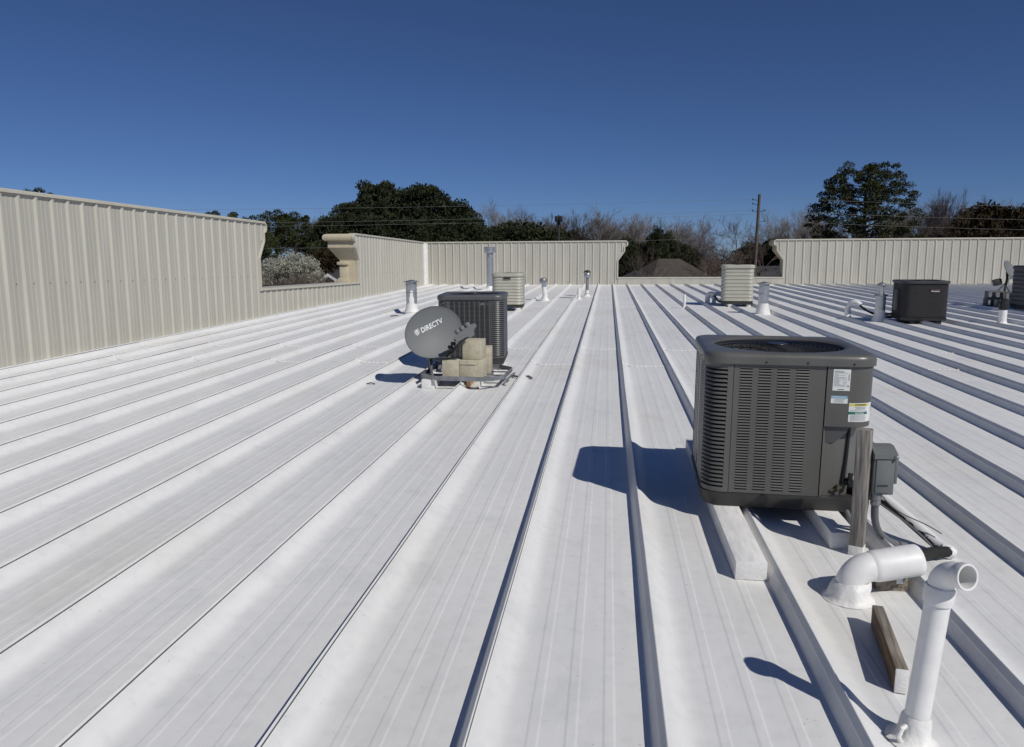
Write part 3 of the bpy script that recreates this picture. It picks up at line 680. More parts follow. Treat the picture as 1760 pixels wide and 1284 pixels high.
# feed arm and LNB
foot = dc - e2*DBb*1.02 + e1*.07 + n_*.02; lnb = Vector((-1.555, 8.13, CAMZ-.735))
b = MB(); b.tube([loc(foot-n_*.12-e2*.02), loc(foot), loc(foot*.5+lnb*.5-Vector((0, 0, .035))), loc(lnb-Vector((.0, 0, .05)))], [.02, .02, .02, .018], 8); b.build('feed_arm', 'dishd', SD)
la = (imgR*math.cos(R_(33))+imgU*math.sin(R_(33))); lb_ = FW.cross(la).normalized()
X = Matrix(((la.x, lb_.x, FW.x, lnb.x), (la.y, lb_.y, FW.y, lnb.y), (la.z, lb_.z, FW.z, lnb.z), (0, 0, 0, 1))); Xi = inv @ X
if lb_.z < 0: pass
sgn = 1 if (X @ Vector((0, 1, 0))-lnb).z > 0 else -1
out = [(-.135, .035), (.12, .045), (.155, .03), (.15, -.005), (.10, -.02), (.075, -.07), (.03, -.075), (.0, -.045), (-.12, -.035)]
b = MB(); b.loft([[(x, sgn*y, -.03) for x, y in out], [(x, sgn*y, .03) for x, y in out]], X=Xi); b.build('lnb_housing', 'dish', SD, ang=20)
for i, q in enumerate((-.06, .0, .07)):
    b = MB(); b.lathe([(.026, 0), (.034, .03), (.034, .05), (.028, .056)], 14, X=Xi @ Matrix.Translation((q, sgn*.035, .02)) @ Matrix.Rotation(R_(-60*sgn), 4, 'X')); b.build('feed_horn', 'dish', SD)
for i, q in enumerate((.30, .48, .70)):
    p_ = foot.lerp(lnb, q)-Vector((.04, 0, .0)); b = MB(); b.lathe([(.026, -.02), (.032, 0), (.026, .02)], 10, X=Matrix.Translation(loc(p_))); b.build('cable_clip', 'black', SD)
# mast, struts, tray
bc = loc(dc-n_*.15-Vector((0, 0, .05))); b = MB(); b.tube([(bc.x, bc.y+.02, .112), (bc.x, bc.y+.02, .25), tuple(bc)], .028, 12); b.build('mast', 'dishd', SD)
b = MB(); b.rbox((-.06, -.03, -.08), (.06, .06, .08), .01, X=Matrix.Translation(bc)); b.build('back_bracket', 'dishd', SD)
for p_, q_ in (((-.36, -.36, .115), (bc.x, bc.y, .30)), ((.10, -.05, .115), (bc.x, bc.y, .30)), ((-.25, .36, .115), (bc.x, bc.y, .30))):
    b = MB(); b.tube([p_, q_], .016, 8); b.build('strut', 'galvd', SD)
b = MB(); oct_ = [(-.50, -.33), (-.30, -.50), (.28, -.53), (.46, -.36), (.48, .22), (.30, .42), (-.30, .42), (-.48, .25)]
inn_ = [(x*.9, y*.9) for x, y in oct_]
b.loft([[(x, y, .105) for x, y in oct_], [(x, y, .155) for x, y in oct_], [(x, y, .155) for x, y in [(x*.985, y*.985) for x, y in oct_]], [(x*.985, y*.985, .110) for x, y in oct_]], caps=False)

b.build('ballast_tray', 'galvd', SD, smooth=False)
for y in (-.34, -.10, .14, .34):
    b = MB(); b.box((-.46, y-.03, .106), (.45, y+.03, .1105)); b.build('tray_bar', 'dishd', SD, smooth=False)  # dark bar colour stands in for shade inside the tray
b = MB(); b.tube([(.52, .1, .10), (.50, -.05, .10), (.44, -.18, .04), (.45, -.2, .005)], .012, 8); b.build('tray_bracket', 'galvd', SD)
b = MB(); b.tube([(-.40, .02, .11), (-.40, .0, .30), (-.30, .05, .42)], .006, 6); b.build('coax_cable', 'black', SD)

def block(name, label, x, y, dz, sx, sy, sz, m, rot=0, notch=False, group=None, hollow=False):
    o = onroof(name, label, 'concrete block', x, y, rot, dz, group); b = MB()
    if hollow:
        t = .032; w = sx; 
        b.rbox((-w/2, -sy/2, 0), (w/2, sy/2, t), .003); b.rbox((-w/2, -sy/2, sz-t), (w/2, sy/2, sz), .003)
        for xx in (-w/2, -t/2, w/2-t): b.rbox((xx+.0006, -sy/2+.0006, t-.001), (xx+t-.0006, sy/2-.0006, sz-t+.001), .002)
    else: b.rbox((-sx/2, -sy/2, 0), (sx/2, sy/2, sz), .008)
    b.build('body', m, o)
    if notch:
        b = MB(); b.box((-sx/2+.005, -sy/2-.0015, sz*.73), (sx*.22, -sy/2+.002, sz*.77)); b.box((sx*.28, -sy/2-.0015, sz*.76), (sx*.31, -sy/2+.002, sz*.80)); b.build('mould_groove', 'concd', o)
    return o
block('ballast_block', 'square tan concrete block at the front of the dish tray', -1.752, 8.40, .111, .19, .30, .20, 'conc')
block('ballast_block', 'tan concrete block with a dark groove at the front of the dish tray', -1.512, 8.42, .111, .27, .32, .20, 'conc', -3, notch=True)
block('ballast_block', 'tan concrete block stacked on the grooved block by the dish', -1.515, 8.47, .313, .21, .28, .215, 'conc', -4)
block('ballast_block', 'tan concrete block standing behind the grooved block by the dish', -1.43, 8.74, .111, .15, .26, .30, 'conc', 4)
timber('support_timber', 'short white block under the bare side of the dish tray', -1.995, 8.17, 8.55, .15, .10, ['pwood', 'pend'])
timber('support_timber', 'short block with a rust stained end under the dish tray', -1.492, 8.20, 8.58, .14, .10, ['pwood', 'rust'])

AC2 = onroof('condenser_unit', 'slate grey louvred condenser directly behind the satellite dish', 'air conditioner', -1.735, 9.72, 4, dz=.10)
louvre_unit(AC2, .83, .83, .885, .11, 'grey2', False, .33)
timber('support_timber', 'white timber under the far side of the slate grey condenser', -2.03, 9.25, 10.2, .10, .098, ['pwood', 'pend'])
timber('support_timber', 'white timber under the near seam side of the slate grey condenser', -1.44, 9.10, 10.2, .10, .098, ['pwood', 'pend'])

# ------------------------------------------------------------------ beige and charcoal condensers
def banded_unit(root, w, d, h, r, m, nb, plate=None, dome=False):
    sh = Shell(w, d, r)
    b = MB(); b.loft([sh.ring(-.03, 0), sh.ring(-.012, .01), sh.ring(-.005, .075), sh.ring(-.03, .08)]); b.build('base_pan', 'dpan', root)
    zb, zt = .085, h-.085; p = (zt-zb)/nb
    for i in range(nb):
        z = zb+i*p; b = MB()
        b.loft([sh.ring(-.010, z+.0), sh.ring(.0005, z+.003), sh.ring(.003, z+.008), sh.ring(.0005, z+.013), sh.ring(-.006, z+.024), sh.ring(-.010, z+p*.75), sh.ring(-.0095, z+p*.999)], caps=False)
        b.build('louvre_band', m, root, ang=28)
    inner(Shell(w-.03, d-.03, r), root, h)
    Rr = min(w, d)*.40; top_cap(sh, root, h, Rr, m, drop=.083); fan(root, h, Rr)
    if plate:
        b = MB(); b.rbox((plate[0], -d/2-.022, plate[2]), (plate[1], -d/2+.002, plate[3]), .004); b.build('nameplate', 'dpan', root)
    if dome:
        b = MB()
        for i in range(10):
            a = math.pi*i/10; b.tube([(Rr*math.cos(t)*math.cos(a), Rr*math.cos(t)*math.sin(a), h+.07*math.sin(t)) for t in [math.pi*j/12 for j in range(13)]], .005, 5)
        b.build('dome_guard', 'beige', root)
    return sh
A3 = onroof('condenser_unit', 'beige banded condenser with a dark nameplate below the tall flue', 'air conditioner', -2.53, 19.25, 2, dz=.085)
banded_unit(A3, .80, .80, .87, .16, 'beige', 9, plate=(-.09, .09, .72, .765))
A4 = onroof('condenser_unit', 'tall beige banded condenser in front of the low wall opening', 'air conditioner', 3.44, 20.95, -6, dz=.07)
banded_unit(A4, .82, .82, 1.03, .13, 'beige', 9)
A6 = onroof('condenser_unit', 'charcoal condenser with pale band edges beside the hollow blocks', 'air conditioner', 10.22, 19.55, 0, dz=.05)
banded_unit(A6, .86, .86, 1.03, .12, 'charc', 9)
A5 = onroof('condenser_unit', 'charcoal condenser with a small red brand badge', 'air conditioner', 6.34, 16.42, -3, dz=.07)
shc = Shell(.86, .84, .15); hc = .80
b = MB(); b.loft([shc.ring(-.02, 0), shc.ring(.006, .01), shc.ring(.008, .07), shc.ring(-.02, .075)]); b.build('base_pan', 'black', A5)
b = MB(); b.loft([shc.ring(-.02, .06), shc.ring(-.02, hc-.05)], caps=False); b.build('coil', 'coil', A5)
b = MB()
for i in range(52):
    z = .08+i*.0131; b.loft([shc.ring(-.008, z), shc.ring(0, z+.002), shc.ring(0, z+.008), shc.ring(-.008, z+.010)], caps=False)
tag(b.build('coil_guard', 'mesh', A5), kind='stuff')
b = MB()
for t in (): shc.slab(b, t, t+.05, .07, hc-.05, .006, .01)
b.build('corner_post', 'charc', A5)
b = MB(); N_ = len(shc.P)-1; circ = lambda r, z: [(r*math.cos(math.atan2(y, x)), r*math.sin(math.atan2(y, x)), z) for x, y, _, _ in shc.P[:-1]]
b.loft([shc.ring(.004, hc-.055), shc.ring(.024, hc-.052), shc.ring(.026, hc-.012), shc.ring(.018, hc-.004), shc.ring(-.03, hc), circ(.345, hc), circ(.335, hc-.01), circ(.33, hc-.1)], caps=False); b.build('top_cap', 'charc', A5); fan(A5, hc, .33)
b = MB(); b.rbox((.05, -.428, .565), (.235, -.4185, .635), .003); bd = b.build('badge', 'red', A5)
b = MB(); b.rbox((.058, -.430, .573), (.227, -.4277, .627), .001); b.build('badge_face', 'black', bd)
tv, tf = text_geo('Airtemp', .05, .0008); xs = max(p[0] for p in tv); b = MB(); b.add([(.066+p[0]/xs*.152, -.4312, .586+p[1]*.82) for p in tv], tf); b.build('lettering', 'lettr', bd, smooth=False)
b = MB(); b.rbox((-.455, -.12, .18), (-.424, .12, .62), .006); b.build('access_panel', 'charc', A5)
def footing(label, x, y, sx=.1, sy=.3, h=.08, m='pwood'):
    o = onroof('support_block', label, 'timber', x, y, 0, .002); b = MB(); b.rbox((-sx/2, -sy/2, 0), (sx/2, sy/2, h), .005); b.build('block', m, o)
footing('white block under the beige condenser that has a nameplate, wall side', -2.82, 19.2, .10, .62, .083)
footing('white block under the beige condenser that has a nameplate, vent side', -2.24, 19.2, .10, .86, .083)
footing('white block under the tall beige condenser, pipe side', 3.20, 20.85, .10, .90, .068); footing('white block under the tall beige condenser, flue side', 3.70, 20.9, .10, .66, .068)
footing('black block under the charcoal badge condenser, flue side', 6.10, 16.4, .10, .7, .068, 'black'); footing('black block under the charcoal badge condenser, open side', 6.60, 16.4, .10, .7, .068, 'black')
footing('block under the charcoal banded condenser, block side', 9.95, 19.55, .1, .7, .048); footing('block under the charcoal banded condenser, open side', 10.50, 19.55, .1, .7, .048)

# ------------------------------------------------------------------ flues and vents
def flare(o, r, R, h, m='boot'):
    b = MB(); b.lathe([(R, 0.001), (R*.86, .012), (r*1.35+(R-r)*.1, h*.22), (r*1.12, h*.55), (r*1.03, h*.9), (r*1.0, h)], 22, caps=False); b.build('painted_boot', m, o)
def flue(label, x, y, r, h, rb, hb, capw, group=None, streak=False, capm='galvd', lean=0):
    o = onroof('roof_flue', label, 'vent', x, y, 0, 0, group)
    b = MB(); b.lathe([(r, .0), (r, h-.11), (r*.97, h-.11), (r*.97, h-.05)], 24); b.build('pipe', 'galv', o)
    b = MB(); b.lathe([(r*1.012, h*.62), (r*1.03, h*.625), (r*1.03, h*.64), (r*1.012, h*.645)], 24, caps=False); b.build('seam_band', 'galvd', o)
    flare(o, r, rb, hb)
    b = MB(); b.lathe([(r*1.02, h-.15), (r*1.06, h-.145), (r*1.06, h-.115), (r*1.02, h-.11)], 24, caps=False); b.build('collar', 'galv', o)
    for i in range(4):
        b = MB(); a = math.pi/2*i+.5; b.box((-.012, -.004, h-.12), (.012, .004, h-.035), X=Matrix.Translation((r*.98*math.cos(a), r*.98*math.sin(a), 0)) @ Matrix.Rotation(a+math.pi/2, 4, 'Z'))
        b.build('cap_strap', 'galv', o)
    b = MB(); b.lathe([(capw*.96, h-.052), (capw, h-.048), (capw*.98, h-.042), (.01, h)], 26); b.build('rain_cap', capm, o, ang=25)
    if streak:
        b = MB(); vs = []; fs = []
        for i in range(9):
            z = hb*.8+(h*.70-hb*.8)*i/8; wd = .95-.7*(i/8)+.12*math.sin(i*2.1)
            for s_ in (-1, 1):
                a = -math.pi/2+.25+s_*wd*.62; vs.append((r*1.012*math.cos(a), r*1.012*math.sin(a), z))
            for a in (0,): pass
        for i in range(8): fs.append((2*i, 2*i+1, 2*i+3, 2*i+2))
        # wrap each strip round the pipe
        b2 = MB()
        for i in range(8):
            a0, a1 = [math.atan2(vs[2*i+k][1], vs[2*i+k][0]) for k in (0, 1)]; c0, c1 = [math.atan2(vs[2*i+2+k][1], vs[2*i+2+k][0]) for k in (0, 1)]
            z0_, z1_ = vs[2*i][2], vs[2*i+2][2]; q = 7
            b2.add([(r*1.012*math.cos(a0+(a1-a0)*j/q), r*1.012*math.sin(a0+(a1-a0)*j/q), z0_) for j in range(q+1)]+[(r*1.012*math.cos(c0+(c1-c0)*j/q), r*1.012*math.sin(c0+(c1-c0)*j/q), z1_) for j in range(q+1)], [(j, j+1, q+2+j, q+1+j) for j in range(q)])
        b2.build('paint_streak', 'white', o)
    return o
flue('galvanised flue with a pointed cap and white paint running up its side', -4.735, 17.91, .132, .835, .17, .26, .19, streak=True)
flue('galvanised flue with a pointed cap beside the tall beige condenser', 3.625, 18.33, .118, .765, .20, .26, .165)
# tall flue by the far wall
o = onroof('roof_flue', 'tall grey flue with a wide banded cap near the far wall', 'vent', -4.52, 28.9)
b = MB(); b.lathe([(.135, 0), (.135, 1.55)], 24); b.build('pipe', 'galv', o); flare(o, .135, .26, .16, 'white')
b = MB(); b.lathe([(.138, 1.40), (.21, 1.43), (.22, 1.45), (.22, 1.50), (.205, 1.51), (.205, 1.55), (.22, 1.56), (.22, 1.62), (.20, 1.64), (.10, 1.645)], 26); b.build('wind_cap', 'galv', o, ang=25)
# leaning vent with mushroom cap
o = onroof('roof_vent', 'leaning white vent pipe with a battered galvanised hood', 'vent', -1.885, 22.82)
b = MB(); b.tube([(0, 0, 0), (-.02, 0, .3), (-.05, 0, .58)], .072, 18); b.build('pipe', 'pvc', o); flare(o, .075, .17, .22)
b = MB(); b.tube([(-.035, 0, .42), (-.05, 0, .58), (-.055, 0, .62)], .076, 18); b.build('bare_sleeve', 'galv', o)
b = MB(); b.lathe([(.075, -.06), (.11, -.055), (.118, .0), (.10, .045), (.05, .07), (.01, .075)], 16, X=Matrix.Translation((-.058, 0, .62)) @ Matrix.Rotation(R_(-8), 4, 'Y')); b.build('hood', 'galvd', o, ang=30)
# thin vents
o = onroof('roof_vent', 'short plain white vent stub between the two capped vents', 'vent', -.886, 23.38)
b = MB(); b.lathe([(.045, 0), (.045, .355), (.04, .36), (.036, .34)], 16); b.build('pipe', 'pvc', o); flare(o, .046, .12, .11)
o = onroof('roof_vent', 'slim galvanised vent with a dark round cap on a white boot', 'vent', -.676, 24.83)
b = MB(); b.lathe([(.05, 0), (.05, .66)], 16); b.build('pipe', 'galvd', o); flare(o, .06, .16, .22)
b = MB(); b.lathe([(.06, .60), (.105, .63), (.11, .74), (.10, .76), (.04, .765)], 18); b.build('louvred_head', 'galv', o)
b = MB(); b.lathe([(.125, .785), (.13, .79), (.07, .85), (.01, .87)], 18); b.build('cap', 'dishd', o)
b = MB(); b.lathe([(.02, .76), (.02, .79)], 8); b.build('cap_stem', 'galvd', o)
b = MB(); b.lathe([(.075, .075), (.079, .078), (.079, .10), (.075, .103)], 18, caps=False); b.build('clamp_band', 'galvd', o)
o = onroof('roof_vent', 'short plain white vent pipe standing alone on the pan', 'vent', 1.977, 20.03)
b = MB(); b.lathe([(.036, 0), (.036, .358), (.032, .362), (.028, .34)], 16); b.build('pipe', 'pvc', o); flare(o, .037, .12, .09)
# stepped vent
o = onroof('roof_flue', 'stepped galvanised flue with a ragged collar before the badge condenser', 'vent', 5.639, 16.57)
b = MB(); b.lathe([(.10, 0), (.10, .555)], 22); b.build('lower_pipe', 'galv', o); flare(o, .10, .19, .24)
b = MB(); b.lathe([(.10, .53), (.128, .535), (.132, .55), (.12, .565), (.055, .575)], 18); b.build('storm_collar', 'galvd', o, ang=25)
b = MB(); b.lathe([(.058, .55), (.058, .77)], 16); b.build('upper_pipe', 'galv', o)
b = MB(); b.lathe([(.085, .755), (.09, .765), (.085, .78), (.01, .825)], 16); b.build('cap', 'galvd', o)
b = MB(); b.tube([(-.10, -.02, .54), (-.14, -.03, .56), (-.10, -.03, .63), (-.06, -.02, .645)], .008, 6); b.build('collar_flap', 'galvd', o)
# black topped vent
o = onroof('roof_vent', 'white stub pipe with a black rubber top', 'vent', 7.859, 16.21)
b = MB(); b.lathe([(.076, 0), (.076, .30)], 18); b.build('pipe', 'pvc', o); flare(o, .078, .16, .06)
b = MB(); b.lathe([(.078, .285), (.082, .29), (.082, .42), (.072, .43), (.072, .50), (.06, .505), (.055, .45)], 18); b.build('rubber_top', 'black', o)
# small goosenecks with black lines
def small_goose(label, x, y, rot, r, h, span, lines):
    o = onroof('gooseneck_pipe', label, 'pipe', x, y, rot); b = MB()
    pth = [Vector((0, 0, 0)), Vector((0, 0, h-span*.5))]+arc((span*.5, 0, h-span*.5), (-1, 0, 0), (0, 0, 1), span*.5, R_(20), R_(140), 12)
    b.tube(pth, r, 16, caps=True); b.build('pipe', 'pvc', o); flare(o, r, r*2, .06)
    e_ = pth[-1]; d_ = (pth[-1]-pth[-2]).normalized()
    for i, (tx, ty, tz) in enumerate(lines):
        b = MB(); b.tube(bez(e_-d_*.05, e_+d_*.18, (tx*.6, ty*.6, tz*.3+.02), (tx, ty, tz)), .022 if i == 0 else .014, 8); b.build('insulated_line', 'foam', o)
small_goose('white gooseneck feeding black lines into the charcoal badge condenser', 5.28, 17.5, -42, .062, .34, .30, [(1.0, -.1, .16), (1.02, -.04, .10), (1.0, .02, .06)])
small_goose('white gooseneck with a thick black line beside the tall beige condenser', 2.74, 21.45, -30, .065, .30, .22, [(.42, .06, .12), (.45, .0, .08)])
small_goose('short white gooseneck tucked against the tall beige condenser', 2.96, 21.75, -20, .055, .28, .20, [(.30, -.2, .10)])

# second dish with hollow blocks
S2 = onroof('satellite_dish', 'small plain grey dish tilted upward above the hollow blocks', 'satellite dish', 10.02, 20.72)
n2 = Vector((.62, -.62, .48)).normalized(); a1 = n2.orthogonal().normalized(); a2 = n2.cross(a1); c2 = Vector((.14, .05, .94)); b = MB(); secs = []
for rr in (.03, .35, .7, 1.0): secs.append([tuple(c2+a1*.30*rr*math.cos(t)+a2*.27*rr*math.sin(t)+n2*(-.06*(1-rr*rr))) for t in [2*math.pi*j/32 for j in range(32)]])
secs += [[tuple(c2+a1*.30*rr*math.cos(t)+a2*.27*rr*math.sin(t)+n2*(-.06*(1-rr*rr)-.012)) for t in [2*math.pi*j/32 for j in range(32)]] for rr in (1.0, .5, .03)]
b.loft(secs); b.build('reflector', 'dish', S2, ang=60)
b = MB(); b.tube([(.0, .0, .08), (.02, 0, .45), (.08, .06, .72), tuple(c2-n2*.09)], .028, 10); b.build('mast', 'dishd', S2)
b = MB(); b.rbox((-.11, -.06, .58), (.08, .08, .74), .02, X=Matrix.Rotation(R_(-14), 4, 'Y')); b.build('back_bracket', 'dishd', S2)
b = MB(); b.tube([(-.32, -.02, .21), (.02, 0, .62)], .012, 6); b.tube([(.30, .1, .21), (.02, 0, .58)], .012, 6); b.build('strut', 'dishd', S2)
b = MB(); b.rbox((-.46, -.40, .01), (.52, .40, .035), .004); b.build('ballast_tray', 'galvd', S2)
b = MB(); b.tube([tuple(c2-a2*.02+n2*.0+Vector((0, 0, -.25))), tuple(c2+n2*.33+Vector((0, 0, -.10)))], .012, 6); b.build('feed_arm', 'dishd', S2)
gH = 'hollow blocks on the small dish tray'  # darker blocks carry the banded condenser's shadow in their colour
block('hollow_block', 'shade-coloured hollow block lying under another block at the tray edge', 9.76, 20.66, .036, .39, .19, .19, 'concd', 2, hollow=True, group=gH)
block('hollow_block', 'shade-coloured hollow block on top of the stack at the tray edge', 9.78, 20.66, .228, .39, .19, .19, 'concd', -2, hollow=True, group=gH)
block('hollow_block', 'tan hollow block in front of the small dish mast', 9.90, 20.42, .036, .39, .19, .18, 'conc', -4, hollow=True, group=gH)
block('hollow_block', 'shade-coloured hollow block against the charcoal banded condenser', 10.26, 20.80, .036, .39, .19, .35, 'concd', 0, hollow=True, group=gH)

# roof litter
def litter(label, x, y, pts, r, cat='debris'):
    o = onroof('loose_scrap', label, cat, x, y, 0, .004); b = MB(); b.tube([(p[0], p[1], p[2]+r) for p in pts], r, 6); b.build('piece', 'debris', o)
litter('curled grey scrap of flashing beside the slate condenser base', -1.02, 8.92, [(-.13, .12, 0), (-.08, .02, .01), (0, 0, 0), (.08, .02, .012), (.13, -.05, 0)], .014)
litter('tiny dark leaf scrap on the pan in front of the dish', -2.72, 8.35, [(-.05, 0, 0), (0, .02, .01), (.05, 0, 0)], .008)
litter('thin dark wire scrap by the leaning vent', -2.12, 22.75, [(-.2, .25, .02), (-.16, .05, 0), (.0, -.02, 0), (.15, 0, 0)], .012)
litter('thin dark scrap near the stub vent', -1.42, 24.1, [(-.3, .1, 0), (0, .05, 0), (.3, 0, 0)], .01)
litter('small dark scrap behind the streaked flue', -4.95, 17.2, [(-.12, 0, 0), (0, .02, .01), (.10, 0, 0)], .012)

# ------------------------------------------------------------------ trees
def pine_meshes(seed, h, cr, base, nclump, ncard, mt, csize=.34, clump=.95, open_=0.0, trunk_r=.2, pts_shape=1.0):
    r = random.Random(seed); tr = MB(); cr_ = MB()
    lean = r.uniform(-.03, .03)
    tr.tube([(lean*h*i/6*math.sin(i), lean*h*i/8, h*.94*i/6) for i in range(7)], [trunk_r*(1-.78*i/6) for i in range(7)], 7)
    ends = []
    for i in range(nclump):
        q = (i+.5)/nclump; z = base+(h-base)*(q**.85); rel = (z-base)/(h-base)
        rad = cr*math.sqrt(max(.02, 1-(abs(rel-.30)/.73)**2.8))*pts_shape
        a = i*2.39996+r.uniform(-.5, .5); rr = rad*r.uniform(.55, 1.02) if r.random() > .25 else rad*r.uniform(.1, .5)
        e_ = Vector((rr*math.cos(a), rr*math.sin(a), z+r.uniform(-.4, .4))); ends.append((e_, clump*r.uniform(.65, 1.25)))
        z0_ = max(base*.85, z-rr*r.uniform(.35, .7)); st = Vector((lean*z0_*.3, 0, z0_))
        if i % 2 == 0: tr.tube([st, st.lerp(e_, .5)+Vector((0, 0, -.12*rr)), e_], [.05+.02*cr*(1-rel), .045, .015], 4, caps=False)
    vs = []; fs = []
    for c_, cs in ends:
        if r.random() < open_: continue
        for _ in range(ncard):
            d = Vector((r.gauss(0, 1), r.gauss(0, 1), r.gauss(0, .8)+.15)); d.normalize(); p = c_+Vector((d.x, d.y, d.z*.62))*cs*(r.random()**.45)
            u = (d+Vector((r.uniform(-.8, .8), r.uniform(-.8, .8), r.uniform(-.2, .9)))).normalized(); w = u.orthogonal().normalized(); w.rotate(Matrix.Rotation(r.uniform(0, 6.28), 3, u))
            L = csize*r.uniform(.6, 1.3); B = L*.36; n = len(vs)
            vs += [tuple(p-w*B*.4), tuple(p+w*B*.4), tuple(p+u*L+w*B), tuple(p+u*L-w*B)]; fs.append((n, n+1, n+2, n+3))
    cr_.v = vs; cr_.f = fs; cr_.m = [0]*len(fs)
    return tr, cr_
ZM = {}
def tree_proto(tr, cr_, mt_t, mt_c, name):
    root = bpy.data.objects.new(name, None); col.objects.link(root)
    tr.build('trunk', mt_t, root); cr_.build('crown', mt_c, root, smooth=False); ZM[root.name] = float(np.percentile([v[2] for v in cr_.v], 99.7)); return root
def bare_meshes(seed, h, spread, levels=5, r0=.16, up=.25):
    r = random.Random(seed); tr = MB(); cr_ = MB()
    def grow(p, d, L, rad, lev):
        segs = 3 if lev < 3 else 2; q = p.copy(); pts = [p.copy()]; dd = d.copy()
        for i in range(segs):
            dd = (dd+Vector((r.gauss(0, .12), r.gauss(0, .12), up*.25))).normalized(); q = q+dd*L/segs; pts.append(q.copy())
        tgt = tr if lev < 2 else cr_
        tgt.tube(pts, [rad*(1-.45*i/segs) for i in range(segs+1)], 5 if lev < 2 else 3, caps=False)
        if lev >= levels: return
        n = r.choice((3, 4, 4)) if lev < 3 else r.choice((3, 4, 5))
        for i in range(n):
            t = r.uniform(.35, 1.0) if i else 1.0; s_ = pts[0].lerp(pts[-1], t) if t < 1 else pts[-1]
            a = r.uniform(0, 6.28); sp = spread*r.uniform(.6, 1.3); o1 = dd.orthogonal().normalized(); o1.rotate(Matrix.Rotation(a, 3, dd))
            nd = (dd+o1*sp+Vector((0, 0, up*.3))).normalized(); grow(s_, nd, L*r.uniform(.58, .80), max(.0095, rad*.53), lev+1)
    grow(Vector((0, 0, 0)), Vector((0, 0, 1)), h*.34, r0, 0); return tr, cr_
def put(proto, used, px, D, label, group, top=None, h=None, rot=None, sx=1.0, cat='tree', zoff=0):
    """place a tree whose top reaches picture row `top` when it stands D metres away"""
    if top: h = ZM[proto.name]
    o = proto if not used[0] else copy_tree(proto); used[0] = True
    s_ = (zat(px, top, D)-zoff)/h if top else 1
    o.location = (far(px, D), D, zoff); o.rotation_euler = (0, 0, rot if rot is not None else rnd.uniform(0, 6.28)); o.scale = (s_*sx, s_*sx, s_)
    return tag(o, label, cat, group)

U = lambda: [False]
# dense dark pine clump
PA = tree_proto(*pine_meshes(1, 15, 4.6, 2.0, 200, 210, 'pined', .25, 1.0), 'bark', 'pined', 'pine_tree'); uA = U()
PB = tree_proto(*pine_meshes(2, 15, 4.0, 2.5, 180, 210, 'pinel', .25, .98), 'bark', 'pined', 'pine_tree'); uB = U()
gP = 'dense dark pines behind the corner of the parapet'; lP = 'dense dark rounded pine in the clump behind the parapet corner'
for px, D, top, pr_, uu, sx in ((655, 88, 316, PA, uA, .86), (735, 90, 321, PB, uB, 1.0), (604, 84, 352, PB, uB, .86), (690, 92, 330, PA, uA, .9), (778, 92, 348, PA, uA, 1.0), (800, 86, 378, PB, uB, 1.0), (572, 82, 374, PA, uA, .8), (640, 82, 372, PB, uB, 1.1), (705, 82, 378, PA, uA, 1.1), (760, 84, 384, PB, uB, 1.1)):
    put(pr_, uu, px, D, lP, gP, top, 15, sx=sx)
# open pines left
PC = tree_proto(*pine_meshes(3, 14, 2.7, 9.0, 44, 170, 'pinel', .20, .75, .1, .17), 'bark', 'pinel', 'pine_tree'); uC = U()
gO = 'open pines above the tall side parapet'; lO = 'thin crowned pine showing bare trunk beyond the blossoming tree'
for px, D, top, sx in ((478, 86, 362, .95), (508, 90, 366, 1.05), (540, 95, 392, .9), (462, 80, 398, .7)): put(PC, uC, px, D, lO, gO, top, 14, sx=sx)
for px, top in ((75, 325), (372, 364), (404, 366), (436, 372)): put(PC, uC, px, 78, 'pine whose crown tip just clears the long tall parapet', 'pine tips over the long parapet', top, 14, sx=.8)
# big broad pine right
PD = tree_proto(*pine_meshes(5, 16, 5.6, 6.2, 300, 140, 'pinel', .16, .56, .14, .34), 'bark', 'pinel', 'pine_tree')
put(PD, U(), 1482, 80, 'big broad pine with open branches standing alone above the parapet', None, 283, 16, rot=.4, sx=.98)
# bare trees
BP = []
for i, (sd_, sp, up) in enumerate(((11, .66, .12), (12, .58, .25), (13, .74, .1), (14, .46, .4))):
    t_, c_ = bare_meshes(sd_, 13, sp, 6, .17, up); zmax = max(v[2] for v in c_.v)
    BP.append((tree_proto(t_, c_, 'twig', 'twig' if i != 2 else 'twigr', 'bare_tree'), U(), zmax))
t_, c_ = bare_meshes(16, 13, .64, 5, .2, .12); BP.append((tree_proto(t_, c_, 'twigr', 'twigr', 'bare_tree'), U(), 1))
gB = 'bare winter trees along the horizon'
def bare(i, px, D, top, label, group=gB, sx=1.0):
    p, u, z = BP[i]; return put(p, u, px, D, label, group, top, z, sx=sx)
lb1 = 'leafless grey tree beside the dark lamp post above the parapet'; 
for i, px, D, top, sx in ((1, 830, 120, 350, 1), (0, 880, 125, 357, 1), (1, 912, 128, 360, 1), (3, 938, 120, 372, 1.2), (3, 975, 118, 368, 1.2), (1, 1000, 115, 368, 1), (0, 1022, 100, 358, 1), (2, 1048, 105, 370, 1.0), (1, 1062, 120, 364, 1)): bare(i, px, D, top, lb1, 'bare trees around the lamp post', sx)
lb2 = 'leafless grey tree rising behind the houses in the opening'
for i, px, D, top, sx in ((3, 1098, 110, 368, .8), (1, 1085, 115, 374, 1), (0, 1118, 112, 376, 1), (0, 1152, 108, 374, 1), (1, 1182, 105, 372, 1), (3, 1165, 118, 384, 1)): bare(i, px, D, top, lb2, 'bare trees behind the houses', sx)
bare(2, 1300, 75, 376, 'round reddish leafless tree directly behind the utility pole', 'single bare trees', 1.0)
